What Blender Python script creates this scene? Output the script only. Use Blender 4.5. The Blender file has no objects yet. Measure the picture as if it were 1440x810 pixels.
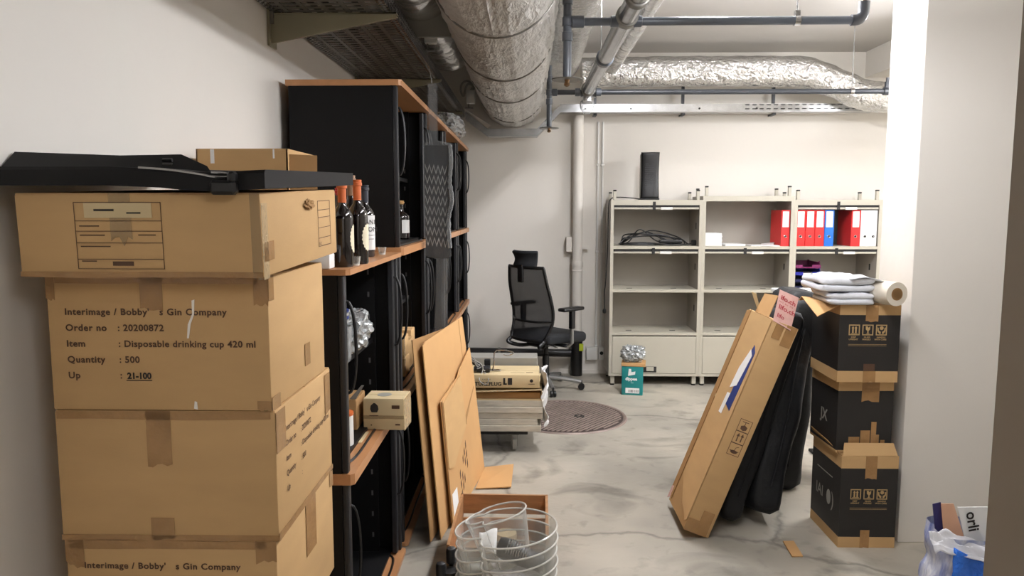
import bpy, bmesh, math, random
from mathutils import Vector, Matrix, noise
random.seed(11)
PI = math.pi
C = bpy.context.scene.collection
scene = bpy.context.scene

# ------------------------------------------------------------------ materials
def lin(c):
    out = []
    for v in c[:3]:
        v = v / 255.0
        out.append(v / 12.92 if v <= 0.04045 else ((v + 0.055) / 1.055) ** 2.4)
    return (out[0], out[1], out[2], 1.0)

def mat(name, col, rough=0.6, metal=0.0, var=0.08, vscale=6.0, bump=0.0, bscale=40.0, spec=0.5,
        coat=0.0, col2=None, alpha=1.0, stretch=(1, 1, 1), detail=4.0):
    m = bpy.data.materials.new(name)
    m.use_nodes = True
    nt = m.node_tree
    b = nt.nodes['Principled BSDF']
    b.inputs['Roughness'].default_value = rough
    b.inputs['Metallic'].default_value = metal
    b.inputs['Specular IOR Level'].default_value = spec
    b.inputs['Coat Weight'].default_value = coat
    b.inputs['Alpha'].default_value = alpha
    tc = nt.nodes.new('ShaderNodeTexCoord')
    mp = nt.nodes.new('ShaderNodeMapping')
    mp.inputs['Scale'].default_value = stretch
    nt.links.new(tc.outputs['Object'], mp.inputs['Vector'])
    n = nt.nodes.new('ShaderNodeTexNoise')
    n.inputs['Scale'].default_value = vscale
    n.inputs['Detail'].default_value = detail
    nt.links.new(mp.outputs['Vector'], n.inputs['Vector'])
    r = nt.nodes.new('ShaderNodeValToRGB')
    c = lin(col)
    if col2 is None:
        lo = tuple(max(0, x * (1 - var)) for x in c[:3]) + (1,)
        hi = tuple(min(1, x * (1 + var)) for x in c[:3]) + (1,)
    else:
        lo, hi = c, lin(col2)
    r.color_ramp.elements[0].position = 0.3
    r.color_ramp.elements[1].position = 0.7
    r.color_ramp.elements[0].color = lo
    r.color_ramp.elements[1].color = hi
    nt.links.new(n.outputs['Fac'], r.inputs['Fac'])
    nt.links.new(r.outputs['Color'], b.inputs['Base Color'])
    if bump > 0:
        n2 = nt.nodes.new('ShaderNodeTexNoise')
        n2.inputs['Scale'].default_value = bscale
        n2.inputs['Detail'].default_value = 3
        nt.links.new(mp.outputs['Vector'], n2.inputs['Vector'])
        bp = nt.nodes.new('ShaderNodeBump')
        bp.inputs['Strength'].default_value = bump
        bp.inputs['Distance'].default_value = 0.02
        nt.links.new(n2.outputs['Fac'], bp.inputs['Height'])
        nt.links.new(bp.outputs['Normal'], b.inputs['Normal'])
    return m

def foil_mat(name, col, rough, strength, scale, metal=0.9, stretch=(1, 1, 1)):
    m = mat(name, col, rough, metal, 0.12, 8.0)
    nt = m.node_tree
    b = nt.nodes['Principled BSDF']
    tc = nt.nodes.new('ShaderNodeTexCoord')
    mp = nt.nodes.new('ShaderNodeMapping')
    mp.inputs['Scale'].default_value = stretch
    nt.links.new(tc.outputs['Object'], mp.inputs['Vector'])
    v = nt.nodes.new('ShaderNodeTexVoronoi')
    v.inputs['Scale'].default_value = scale
    nz = nt.nodes.new('ShaderNodeTexNoise')
    nz.inputs['Scale'].default_value = scale * 0.6
    nz.inputs['Detail'].default_value = 5
    nt.links.new(mp.outputs['Vector'], nz.inputs['Vector'])
    mx = nt.nodes.new('ShaderNodeMixRGB')
    mx.inputs['Fac'].default_value = 0.25
    nt.links.new(mp.outputs['Vector'], mx.inputs['Color1'])
    nt.links.new(nz.outputs['Color'], mx.inputs['Color2'])
    nt.links.new(mx.outputs['Color'], v.inputs['Vector'])
    ad = nt.nodes.new('ShaderNodeMath'); ad.operation = 'ADD'
    nt.links.new(v.outputs['Distance'], ad.inputs[0])
    nt.links.new(nz.outputs['Fac'], ad.inputs[1])
    bp = nt.nodes.new('ShaderNodeBump')
    bp.inputs['Strength'].default_value = strength
    bp.inputs['Distance'].default_value = 0.03
    nt.links.new(ad.outputs[0], bp.inputs['Height'])
    nt.links.new(bp.outputs['Normal'], b.inputs['Normal'])
    return m

def clear_mat(name, tint, opac, rough=0.05, gloss=0.5):
    """thin clear plastic: mostly see-through, with a fresnel-weighted gloss and some milky body"""
    m = bpy.data.materials.new(name)
    m.use_nodes = True
    nt = m.node_tree
    nt.nodes.remove(nt.nodes['Principled BSDF'])
    out = nt.nodes['Material Output']
    t = nt.nodes.new('ShaderNodeBsdfTransparent')
    t.inputs['Color'].default_value = (0.97, 0.97, 0.96, 1)
    d = nt.nodes.new('ShaderNodeBsdfPrincipled')
    d.inputs['Base Color'].default_value = lin(tint)
    d.inputs['Roughness'].default_value = rough
    lw = nt.nodes.new('ShaderNodeLayerWeight')
    lw.inputs['Blend'].default_value = gloss
    nz = nt.nodes.new('ShaderNodeTexNoise'); nz.inputs['Scale'].default_value = 9
    ml = nt.nodes.new('ShaderNodeMath'); ml.operation = 'MULTIPLY_ADD'
    ml.inputs[1].default_value = 0.75
    ml.inputs[2].default_value = opac
    nt.links.new(lw.outputs['Facing'], ml.inputs[0])
    mm = nt.nodes.new('ShaderNodeMath'); mm.operation = 'MULTIPLY_ADD'; mm.use_clamp = True
    mm.inputs[1].default_value = 0.09
    nt.links.new(nz.outputs['Fac'], mm.inputs[0])
    nt.links.new(ml.outputs[0], mm.inputs[2])
    mx = nt.nodes.new('ShaderNodeMixShader')
    nt.links.new(mm.outputs[0], mx.inputs['Fac'])
    nt.links.new(t.outputs[0], mx.inputs[1])
    nt.links.new(d.outputs[0], mx.inputs[2])
    nt.links.new(mx.outputs[0], out.inputs['Surface'])
    return m

def emit_mat(name, col, s):
    m = bpy.data.materials.new(name)
    m.use_nodes = True
    nt = m.node_tree
    nt.nodes.remove(nt.nodes['Principled BSDF'])
    e = nt.nodes.new('ShaderNodeEmission')
    e.inputs['Color'].default_value = lin(col)
    e.inputs['Strength'].default_value = s
    nt.links.new(e.outputs[0], nt.nodes['Material Output'].inputs['Surface'])
    return m

def floor_mat():
    m = mat('concrete_floor', (150, 146, 138), 0.42, 0, 0.1, 0.9, bump=0.10, bscale=30)
    nt = m.node_tree
    b = nt.nodes['Principled BSDF']
    ramp = [n for n in nt.nodes if n.type == 'VALTORGB'][0]
    ramp.color_ramp.elements[0].color = lin((130, 126, 117))
    ramp.color_ramp.elements[1].color = lin((194, 186, 170))
    tc = nt.nodes.new('ShaderNodeTexCoord')
    def noise_ramp(scale, p0, p1, v0, v1, stretch=(1, 1, 1), dist=0.0):
        mp = nt.nodes.new('ShaderNodeMapping'); mp.inputs['Scale'].default_value = stretch
        nt.links.new(tc.outputs['Object'], mp.inputs['Vector'])
        n = nt.nodes.new('ShaderNodeTexNoise'); n.inputs['Scale'].default_value = scale
        n.inputs['Detail'].default_value = 8; n.inputs['Distortion'].default_value = dist
        nt.links.new(mp.outputs['Vector'], n.inputs['Vector'])
        r = nt.nodes.new('ShaderNodeMapRange')
        r.inputs['From Min'].default_value = p0; r.inputs['From Max'].default_value = p1
        r.inputs['To Min'].default_value = v0; r.inputs['To Max'].default_value = v1
        nt.links.new(n.outputs['Fac'], r.inputs['Value'])
        return r.outputs['Result']
    st = noise_ramp(2.1, 0.53, 0.68, 1.0, 0.52, (1, 1.4, 1), 0.8)
    st2 = noise_ramp(9.0, 0.58, 0.75, 1.0, 0.72, (1, 1, 1), 0.3)
    vo = nt.nodes.new('ShaderNodeTexVoronoi'); vo.feature = 'DISTANCE_TO_EDGE'
    vo.inputs['Scale'].default_value = 0.75
    mpv = nt.nodes.new('ShaderNodeMapping')
    nzv = nt.nodes.new('ShaderNodeTexNoise'); nzv.inputs['Scale'].default_value = 2.2; nzv.inputs['Detail'].default_value = 6
    nt.links.new(tc.outputs['Object'], nzv.inputs['Vector'])
    mxv = nt.nodes.new('ShaderNodeMixRGB'); mxv.inputs['Fac'].default_value = 0.35
    nt.links.new(tc.outputs['Object'], mxv.inputs['Color1'])
    nt.links.new(nzv.outputs['Color'], mxv.inputs['Color2'])
    nt.links.new(mxv.outputs['Color'], vo.inputs['Vector'])
    cr = nt.nodes.new('ShaderNodeMapRange')
    cr.inputs['From Min'].default_value = 0.0; cr.inputs['From Max'].default_value = 0.012
    cr.inputs['To Min'].default_value = 0.55; cr.inputs['To Max'].default_value = 1.0
    nt.links.new(vo.outputs['Distance'], cr.inputs['Value'])
    prev = ramp.outputs['Color']
    for s in (st, st2, cr.outputs['Result']):
        mx = nt.nodes.new('ShaderNodeMixRGB'); mx.blend_type = 'MULTIPLY'; mx.inputs['Fac'].default_value = 1
        nt.links.new(prev, mx.inputs['Color1']); nt.links.new(s, mx.inputs['Color2'])
        prev = mx.outputs['Color']
    nt.links.new(prev, b.inputs['Base Color'])
    ro = noise_ramp(1.6, 0.3, 0.7, 0.34, 0.62)
    nt.links.new(ro, b.inputs['Roughness'])
    return m

M = {}
M['wall'] = mat('painted_plaster', (229, 224, 215), 0.75, 0, 0.015, 1.5, bump=0.06, bscale=18)
M['ceiling'] = mat('ceiling_paint', (196, 192, 186), 0.8, 0, 0.015, 1.5, bump=0.04, bscale=14)
M['floor'] = floor_mat()
M['frame_grey'] = mat('grey_door_frame_paint', (150, 141, 131), 0.5, 0, 0.03)
M['card'] = mat('cardboard', (196, 160, 112), 0.72, 0, 0.05, 5, bump=0.03, bscale=120, spec=0.25, stretch=(1, 1, 3))
M['card_dark'] = mat('cardboard_inside', (158, 122, 80), 0.78, 0, 0.06, 5, spec=0.2)
M['card_pale'] = mat('pale_cardboard', (205, 185, 145), 0.72, 0, 0.05, 5, spec=0.25)
M['card_orange'] = mat('warm_cardboard', (198, 156, 106), 0.72, 0, 0.05, 4, bump=0.02, bscale=90, spec=0.25)
M['ink'] = mat('dark_print', (84, 58, 40), 0.7, 0, 0.1)
M['ink_black'] = mat('black_print', (36, 30, 26), 0.7)
M['ink_tan'] = mat('tan_print', (186, 156, 108), 0.6)
M['tape'] = mat('brown_packing_tape', (160, 122, 78), 0.22, 0, 0.12, 18, spec=0.5, bump=0.12, bscale=50)
M['tape_clear'] = clear_mat('clear_tape', (205, 180, 140), 0.12, 0.15, 0.3)
M['white_paint'] = mat('white_smear', (235, 230, 220), 0.5)
M['black_metal'] = mat('black_powder_coat', (14, 14, 15), 0.5, 0, 0.06, 20, bump=0.02, bscale=300, spec=0.22)
M['black_inner'] = mat('black_interior', (12, 12, 12), 0.6)
M['black_profile'] = mat('black_profile', (34, 35, 38), 0.4, 0, 0.05)
M['black_plastic'] = mat('black_plastic', (17, 17, 18), 0.4, 0, 0.05)
M['black_foam'] = mat('black_laminate', (14, 14, 15), 0.62, 0, 0.05, 30, spec=0.25)
M['slot'] = mat('slot_metal', (92, 92, 92), 0.5)
M['wood'] = mat('cherry_laminate', (184, 132, 88), 0.4, 0, 0.08, 4, stretch=(6, 1, 6), coat=0.1)
M['crate'] = mat('crate_wood', (168, 122, 80), 0.55, 0, 0.2, 6, stretch=(1, 5, 5), bump=0.1, bscale=30)
M['steel'] = mat('galvanised_steel', (186, 187, 188), 0.24, 0.92, 0.12, 14, bump=0.03, bscale=80)
M['steel_dark'] = mat('dull_galvanised_steel', (128, 126, 120), 0.42, 0.75, 0.12, 14)
M['bracket'] = mat('painted_bracket', (152, 146, 122), 0.5, 0.2, 0.06)
M['chrome'] = mat('chrome', (205, 205, 205), 0.15, 1.0, 0.02)
M['duct'] = foil_mat('insulation_jacket', (206, 204, 200), 0.38, 0.38, 24, metal=0.55, stretch=(1, 0.35, 1))
M['foil'] = foil_mat('aluminium_foil', (232, 232, 230), 0.2, 0.6, 20, metal=0.95)
M['foil_smooth'] = foil_mat('aluminium_foil_smooth', (226, 226, 224), 0.26, 0.35, 9)
M['pvc'] = mat('grey_pipe', (88, 93, 100), 0.32, 0, 0.04, 5)
M['pvc_dark'] = mat('dark_grey_pipe', (54, 57, 62), 0.35, 0, 0.04, 5)
M['brass'] = mat('brass', (150, 122, 92), 0.3, 0.8, 0.08)
M['white_plastic'] = mat('white_plastic', (226, 225, 220), 0.35, 0, 0.02)
M['grey_plastic'] = mat('grey_plastic', (150, 148, 140), 0.45, 0, 0.03)
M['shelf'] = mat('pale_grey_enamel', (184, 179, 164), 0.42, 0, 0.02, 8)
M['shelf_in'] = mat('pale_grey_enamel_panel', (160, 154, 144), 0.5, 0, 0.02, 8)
M['dark_gap'] = mat('dark_recess', (22, 21, 20), 0.7)
M['red'] = mat('red_binder', (214, 42, 42), 0.4, 0, 0.04)
M['red_dark'] = mat('red_binder_cloth', (196, 32, 34), 0.5, 0, 0.05)
M['blue'] = mat('blue_binder', (26, 104, 200), 0.4, 0, 0.04)
M['white_b'] = mat('white_binder', (226, 226, 226), 0.4, 0, 0.02)
M['paper'] = mat('white_paper', (236, 236, 234), 0.7, 0, 0.015)
M['fabric_white'] = mat('white_cloth', (224, 226, 231), 0.85, 0, 0.03, 8, bump=0.15, bscale=60)
M['fabric_black'] = mat('black_nylon', (15, 16, 18), 0.62, 0, 0.15, 12, bump=0.25, bscale=26, spec=0.35)
M['chair_mesh'] = mat('charcoal_mesh', (34, 36, 40), 0.75, 0, 0.1, 200, alpha=0.9)
M['chair_fabric'] = mat('black_upholstery', (24, 26, 30), 0.85, 0, 0.1, 120, bump=0.1, bscale=200)
M['alu'] = mat('polished_aluminium', (168, 168, 166), 0.3, 0.8, 0.05)
M['iron'] = mat('rusty_cast_iron', (140, 124, 116), 0.5, 0.25, 0.22, 9, bump=0.2, bscale=60)
M['board'] = mat('dusty_white_board', (196, 190, 176), 0.7, 0, 0.16, 9, bump=0.05, bscale=40, stretch=(1, 4, 6))
M['teal'] = mat('teal_card', (20, 126, 126), 0.5, 0, 0.05)
M['navy'] = mat('navy_card', (42, 40, 92), 0.5, 0, 0.05)
M['tray_purple'] = mat('plum_plastic', (110, 34, 84), 0.3)
M['tray_blue'] = mat('blue_plastic', (38, 42, 140), 0.3)
M['tray_navy'] = mat('navy_plastic', (24, 28, 66), 0.3)
M['bottle'] = mat('dark_bottle_glass', (20, 14, 14), 0.06, 0, 0.02, spec=0.7, coat=0.4)
M['bottle_clear'] = mat('smoky_bottle_glass', (64, 46, 48), 0.08, 0, 0.05, spec=0.7)
M['cap_orange'] = mat('orange_capsule', (204, 104, 52), 0.35, 0, 0.06)
M['cap_red'] = mat('red_cap', (196, 40, 56), 0.35)
M['cap_dark'] = mat('slate_capsule', (52, 56, 66), 0.35)
M['cap_tan'] = mat('tan_capsule', (150, 118, 92), 0.4)
M['cork'] = mat('cork', (190, 150, 98), 0.8, 0, 0.12, 60)
M['cream'] = mat('cream_label', (232, 222, 192), 0.6)
M['clear'] = clear_mat('clear_acrylic', (228, 228, 222), 0.05, 0.0, 0.28)
M['clear_rim'] = mat('acrylic_rim', (226, 224, 216), 0.12, 0, 0.02)
M['clear_rim'].node_tree.nodes['Principled BSDF'].inputs['Alpha'].default_value = 0.72
M['film'] = clear_mat('plastic_film', (168, 170, 170), 0.2, 0.0, 0.3)
M['card_pale2'] = mat('off_white_roll', (222, 213, 196), 0.6, 0, 0.02)
M['iron_dark'] = mat('dark_cast_iron', (70, 58, 54), 0.7, 0.1, 0.2, 9)
M['film_milky'] = clear_mat('milky_plastic_film', (228, 228, 232), 0.55, 0.3, 0.4)
M['bag_glass'] = foil_mat('crumpled_clear_plastic', (178, 182, 182), 0.12, 0.7, 11, metal=0.45)
M['cable'] = mat('black_cable', (18, 18, 18), 0.45)
M['cable_grey'] = mat('grey_cable', (160, 158, 152), 0.5)
M['lime'] = mat('yellow_green_plastic', (180, 196, 40), 0.5)
M['tin_orange'] = mat('orange_tin', (220, 100, 60), 0.4)
M['bag_blue'] = foil_mat('blue_printed_plastic', (40, 110, 214), 0.25, 0.3, 20, metal=0.0)
M['bag_print'] = mat('blue_white_plastic', (96, 112, 170), 0.28, 0, 0.1, 14, bump=0.4, bscale=20, col2=(206, 208, 214), stretch=(2.4, 2.4, 0.7))
M['skin_card'] = mat('peach_card', (206, 160, 130), 0.6)
M['tape_red'] = mat('pink_printed_tape', (206, 164, 154), 0.4, 0, 0.1, 30)
M['ink_red'] = mat('dark_red_print', (160, 40, 52), 0.5)
M['zig'] = mat('pale_zigzag_print', (200, 196, 190), 0.6)
M['label_blue'] = mat('blue_label', (30, 52, 122), 0.35, 0, 0.1, 20)
M['tube_light'] = emit_mat('fluorescent_tube', (255, 244, 228), 10.0)

# ------------------------------------------------------------------ mesh builder
class MB:
    def __init__(self):
        self.bm = bmesh.new()
        self.mi = 0
    def _tag(self, faces, smooth=True):
        for f in faces:
            f.material_index = self.mi
    def box(self, x0, x1, y0, y1, z0, z1, bev=0.0, seg=1, mtx=None):
        v = [self.bm.verts.new((x, y, z)) for x in (x0, x1) for y in (y0, y1) for z in (z0, z1)]
        idx = [(0, 1, 3, 2), (4, 6, 7, 5), (0, 4, 5, 1), (2, 3, 7, 6), (0, 2, 6, 4), (1, 5, 7, 3)]
        fs = [self.bm.faces.new([v[i] for i in q]) for q in idx]
        self._tag(fs)
        geo = v
        if bev > 0:
            es = list({e for f in fs for e in f.edges})
            r = bmesh.ops.bevel(self.bm, geom=es, offset=bev, segments=seg, affect='EDGES', profile=0.5)
            geo = list({vv for f in r['faces'] for vv in f.verts} | {vv for vv in v if vv.is_valid})
            for f in r['faces']:
                f.material_index = self.mi
            geo = list({vv for g in geo for f in g.link_faces for vv in f.verts})
        if mtx is not None:
            bmesh.ops.transform(self.bm, matrix=mtx, verts=geo)
        return geo
    def face(self, pts):
        f = self.bm.faces.new([self.bm.verts.new(p) for p in pts])
        self._tag([f]); return f
    def slab(self, pts, th):
        """polygon extruded by th along its normal (behind it when th is negative)"""
        pts = [Vector(p) for p in pts]
        n = Vector((0, 0, 0))
        for i in range(len(pts)):
            a, b = pts[i], pts[(i + 1) % len(pts)]
            n += a.cross(b)
        n.normalize()
        a = [self.bm.verts.new(p) for p in pts]
        b = [self.bm.verts.new(p + n * th) for p in pts]
        fs = [self.bm.faces.new(a[::-1] if th > 0 else a), self.bm.faces.new(b if th > 0 else b[::-1])]
        k = len(pts)
        for i in range(k):
            j = (i + 1) % k
            q = (a[i], a[j], b[j], b[i])
            fs.append(self.bm.faces.new(q if th > 0 else q[::-1]))
        self._tag(fs)
    def tube(self, pts, r, seg=10, cap=True, closed=False):
        pts = [Vector(p) for p in pts]
        n = len(pts)
        rs = r if isinstance(r, (list, tuple)) else [r] * n
        rings = []
        prev = None
        for i in range(n):
            if closed:
                t = pts[(i + 1) % n] - pts[i - 1]
            else:
                t = pts[min(i + 1, n - 1)] - pts[max(i - 1, 0)]
            if t.length < 1e-9: t = Vector((0, 0, 1))
            t.normalize()
            if prev is None:
                up = Vector((0, 0, 1)) if abs(t.z) < 0.9 else Vector((1, 0, 0))
                u = t.cross(up).normalized()
            else:
                u = (prev - t * prev.dot(t))
                if u.length < 1e-6: u = t.orthogonal()
                u.normalize()
            prev = u
            w = t.cross(u)
            rings.append([self.bm.verts.new(pts[i] + (u * math.cos(2 * PI * k / seg) + w * math.sin(2 * PI * k / seg)) * rs[i]) for k in range(seg)])
        fs = []
        for i in range(n if closed else n - 1):
            a, b = rings[i], rings[(i + 1) % n]
            for k in range(seg):
                fs.append(self.bm.faces.new((a[k], a[(k + 1) % seg], b[(k + 1) % seg], b[k])))
        if cap and not closed:
            fs.append(self.bm.faces.new(rings[0][::-1])); fs.append(self.bm.faces.new(rings[-1]))
        self._tag(fs)
        return rings
    def cyl(self, a, b, r, seg=16, r2=None):
        self.tube([a, b], [r, r if r2 is None else r2], seg)
    def lathe(self, prof, c=(0, 0, 0), seg=20, mtx=None):
        c = Vector(c)
        rings = []
        for (r, z) in prof:
            rings.append([self.bm.verts.new(c + Vector((max(r, 1e-4) * math.cos(2 * PI * k / seg), max(r, 1e-4) * math.sin(2 * PI * k / seg), z))) for k in range(seg)])
        fs = []
        for a, b in zip(rings, rings[1:]):
            for k in range(seg):
                fs.append(self.bm.faces.new((a[k], a[(k + 1) % seg], b[(k + 1) % seg], b[k])))
        fs.append(self.bm.faces.new(rings[0][::-1])); fs.append(self.bm.faces.new(rings[-1]))
        self._tag(fs)
        if mtx is not None:
            bmesh.ops.transform(self.bm, matrix=mtx, verts=[v for r in rings for v in r])
    def grid(self, fn, nu, nv, closed_u=False):
        vs = [[self.bm.verts.new(fn(i / nu, j / nv)) for j in range(nv + 1)] for i in range(nu if closed_u else nu + 1)]
        fs = []
        for i in range(nu):
            a = vs[i]; b = vs[(i + 1) % len(vs)]
            for j in range(nv):
                fs.append(self.bm.faces.new((a[j], b[j], b[j + 1], a[j + 1])))
        self._tag(fs)
        return vs
    def blob(self, c, s, amp, freq, sub=4, seed=0.0, flat=None):
        r = bmesh.ops.create_icosphere(self.bm, subdivisions=sub, radius=1.0)
        o = Vector((seed, seed * 1.7, seed * 0.3))
        for v in r['verts']:
            d = v.co.normalized()
            k = 1 + amp * noise.noise(d * freq + o) + amp * 0.5 * noise.noise(d * freq * 2.7 + o)
            # squarish body
            m = max(abs(d.x), abs(d.y), abs(d.z))
            k *= 0.78 + 0.22 / m * 0.9
            v.co = Vector((d.x * s[0] * k, d.y * s[1] * k, d.z * s[2] * k)) + Vector(c)
            if flat is not None and v.co.z < flat: v.co.z = flat
        self._tag({f for v in r['verts'] for f in v.link_faces})
    def text(self, s, size, mtx, bold=0.0, sp=1.0):
        cu = bpy.data.curves.new('t', 'FONT')
        cu.body = s; cu.size = size; cu.space_character = sp; cu.offset = bold; cu.resolution_u = 3
        o = bpy.data.objects.new('t', cu); C.objects.link(o)
        dg = bpy.context.evaluated_depsgraph_get()
        me = bpy.data.meshes.new_from_object(o.evaluated_get(dg))
        bpy.data.objects.remove(o); bpy.data.curves.remove(cu)
        n0 = len(self.bm.verts); f0 = len(self.bm.faces)
        self.bm.from_mesh(me); bpy.data.meshes.remove(me)
        self.bm.verts.ensure_lookup_table(); self.bm.faces.ensure_lookup_table()
        bmesh.ops.transform(self.bm, matrix=mtx, verts=self.bm.verts[n0:])
        self._tag(self.bm.faces[f0:])
    def xf(self, mtx):
        bmesh.ops.transform(self.bm, matrix=mtx, verts=self.bm.verts)
        return self
    def build(self, name, mats, parent=None, world=False, sharp=35):
        if world and parent is not None:
            top = parent
            while top.parent: top = top.parent
            inv = (Matrix.Translation(top.location) @ top.rotation_euler.to_matrix().to_4x4()).inverted()
            self.xf(inv)
        bmesh.ops.recalc_face_normals(self.bm, faces=self.bm.faces)
        me = bpy.data.meshes.new(name)
        self.bm.to_mesh(me); self.bm.free()
        for m in (mats if isinstance(mats, (list, tuple)) else [mats]):
            me.materials.append(M[m] if isinstance(m, str) else m)
        me.polygons.foreach_set('use_smooth', [True] * len(me.polygons))
        me.set_sharp_from_angle(angle=math.radians(sharp))
        o = bpy.data.objects.new(name, me)
        C.objects.link(o)
        if parent is not None: o.parent = parent
        return o

def tag(o, label, cat, group=None):
    o['label'] = label; o['category'] = cat
    if group: o['group'] = group
    return o
def thing(name, label, cat, loc=(0, 0, 0), rz=0.0, group=None, rot=None):
    o = bpy.data.objects.new(name, None); C.objects.link(o)
    o.empty_display_size = 0.05
    o.location = loc
    o.rotation_euler = rot if rot else (0, 0, rz)
    return tag(o, label, cat, group)
def struct(mb, name, m):
    o = mb.build(name, m); o['kind'] = 'structure'; return o
def copy_tree(o, parent=None):
    c = o.copy(); C.objects.link(c)
    if parent is not None: c.parent = parent
    for ch in list(o.children): copy_tree(ch, c)
    return c
def T(x, y, z): return Matrix.Translation((x, y, z))
def R(a, ax): return Matrix.Rotation(math.radians(a), 4, ax)
FRONT = R(90, 'X')                       # text lying in XZ, read from -Y
RIGHT = R(90, 'Z') @ R(90, 'X')          # text read from +X
LEFT = R(-90, 'Z') @ R(90, 'X')          # text read from -X
def spline(pts, n=8):
    pts = [Vector(p) for p in pts]
    out = []
    for i in range(len(pts) - 1):
        p0 = pts[max(i - 1, 0)]; p1 = pts[i]; p2 = pts[i + 1]; p3 = pts[min(i + 2, len(pts) - 1)]
        for k in range(n):
            t = k / n
            out.append(0.5 * ((2 * p1) + (p2 - p0) * t + (2 * p0 - 5 * p1 + 4 * p2 - p3) * t * t + (3 * p1 - p0 - 3 * p2 + p3) * t ** 3))
    out.append(pts[-1])
    return out

# ------------------------------------------------------------------ room
XL, XR, YB, YF, ZC = -1.09, 4.2, 6.94, -1.6, 2.97
b = MB(); b.box(XL - .2, XR + .2, YF - .2, YB + .2, -0.12, 0); struct(b, 'floor', 'floor')
b = MB(); b.box(XL - .2, XR + .2, YF - .2, YB + .2, ZC, ZC + .15); struct(b, 'ceiling', 'ceiling')
b = MB(); b.box(XL - .15, XL, YF - .2, YB + .2, 0, ZC); struct(b, 'wall_left', 'wall')
b = MB(); b.box(XL, XR, YB, YB + .15, 0, ZC); struct(b, 'wall_back', 'wall')
b = MB(); b.box(XL, XR, YF - .15, YF, 0, ZC); struct(b, 'wall_front', 'wall')
b = MB(); b.box(XR, XR + .15, YF - .2, YB + .2, 0, ZC); struct(b, 'wall_right', 'wall')
# the pier on the right with its rounded arris
b = MB(); b.box(1.732, 3.3, 3.36, 3.68, 0, ZC, bev=0.006, seg=2); struct(b, 'wall_pier', 'wall')
# grey metal door frame close to the camera
b = MB(); b.box(0.634, 0.82, 0.25, 1.0, 0, ZC, bev=0.004); b.box(0.67, 0.82, 1.0, 1.03, 0, ZC); struct(b, 'trim_1', 'frame_grey')
# downstand beam along the depth at the right end of the back wall
b = MB(); b.box(3.05, XR, 3.68, YB, 2.74, ZC); struct(b, 'trim_2', 'wall')
# small painted plinth at the foot of the back wall
b = MB(); b.box(0.30, 0.86, YB - .012, YB, 0, 0.035); struct(b, 'baseboard_back', 'wall')

# ------------------------------------------------------------------ lights: twin-tube fluorescent battens
def strip_light(x, y0, y1, z, label, power, group='twin tube fluorescent battens'):
    t = thing('strip_light', label, 'light', (x, (y0 + y1) / 2, ZC), 0, group)
    L = (y1 - y0) / 2
    zz = z - ZC
    b = MB(); b.box(-.07, .07, -L, L, zz + .03, zz + .085, bev=.006); b.build('housing', 'white_plastic', t)
    for s in (-1, 1):
        b = MB(); b.cyl((s * .04, -L + .03, zz), (s * .04, L - .03, zz), .013, 12)
        o = b.build('tube', emit_mat('fluorescent_tube', (250, 250, 255), power), t)
    for s in (-1, 1):
        b = MB(); b.cyl((0, s * L * .6, zz + .08), (0, s * L * .6, 0), .004, 8); b.build('suspension_rod', 'steel', t)
    return t
# ------------------------------------------------------------------ left: stack of cartons
def carton(name, label, x0, x1, y0, y1, z0, z1, rz=0.0, group=None, tilt=0.0, mats='card', cat='box'):
    cx, cy = (x0 + x1) / 2, (y0 + y1) / 2
    t = thing(name, label, cat, (cx, cy, z0), 0, group, rot=(math.radians(tilt), 0, math.radians(rz)))
    w, d, h = (x1 - x0) / 2, (y1 - y0) / 2, z1 - z0
    b = MB(); b.box(-w, w, -d, d, 0.001, h - .001, bev=.004, seg=2)
    # long flaps meeting on top
    b.box(-w + .002, w - .002, -d + .002, -.0015, h - .002, h, 0)
    b.box(-w + .002, w - .002, .0015, d - .002, h - .002, h, 0)
    b.build('body', mats, t)
    return t, w, d, h
E1 = .0012
def tape_front(t, x0, x1, z0, z1, d, m='tape', rag=.004):
    b = MB()
    pts = [(x0, -d - E1, z1), (x1, -d - E1, z1)]
    n = 5
    for i in range(n + 1):
        u = i / n
        pts.append((x1 + (x0 - x1) * u, -d - E1, z0 + random.uniform(-rag, rag)))
    b.slab(pts, .0006); b.build('tape', m, t)
def tape_right(t, y0, y1, z0, z1, w, m='tape', rag=.004):
    b = MB(); b.slab([(w + E1, y0, z0 + random.uniform(-rag, rag)), (w + E1, y1, z0 + random.uniform(-rag, rag)), (w + E1, y1, z1), (w + E1, y0, z1)], .0006)
    b.build('tape', m, t)

SX0, SX1, SY0, SY1 = -.998, -.532, 1.50, 1.90
ORDER = [('Interimage / Bobby\'   s Gin Company', None), ('Order no', ': 20200872'), ('Item', ': Disposable drinking cup 420 ml'), ('Quantity', ': 500'), ('Up', ':')]
def order_print(t, d, h, lines, top, x=-.195, lh=.0335, size=.0192):
    b = MB()
    for i, (a, c) in enumerate(lines):
        z = top - i * lh
        b.text(a, size, T(x, -d - E1, z) @ FRONT @ Matrix.Scale(1.06, 4, (1, 0, 0)), .0005, 1.10)
        if c: b.text(c, size, T(x + .110, -d - E1, z) @ FRONT @ Matrix.Scale(1.04, 4, (1, 0, 0)), .0005, 1.08)
    b.build('print', 'ink', t)

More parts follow.
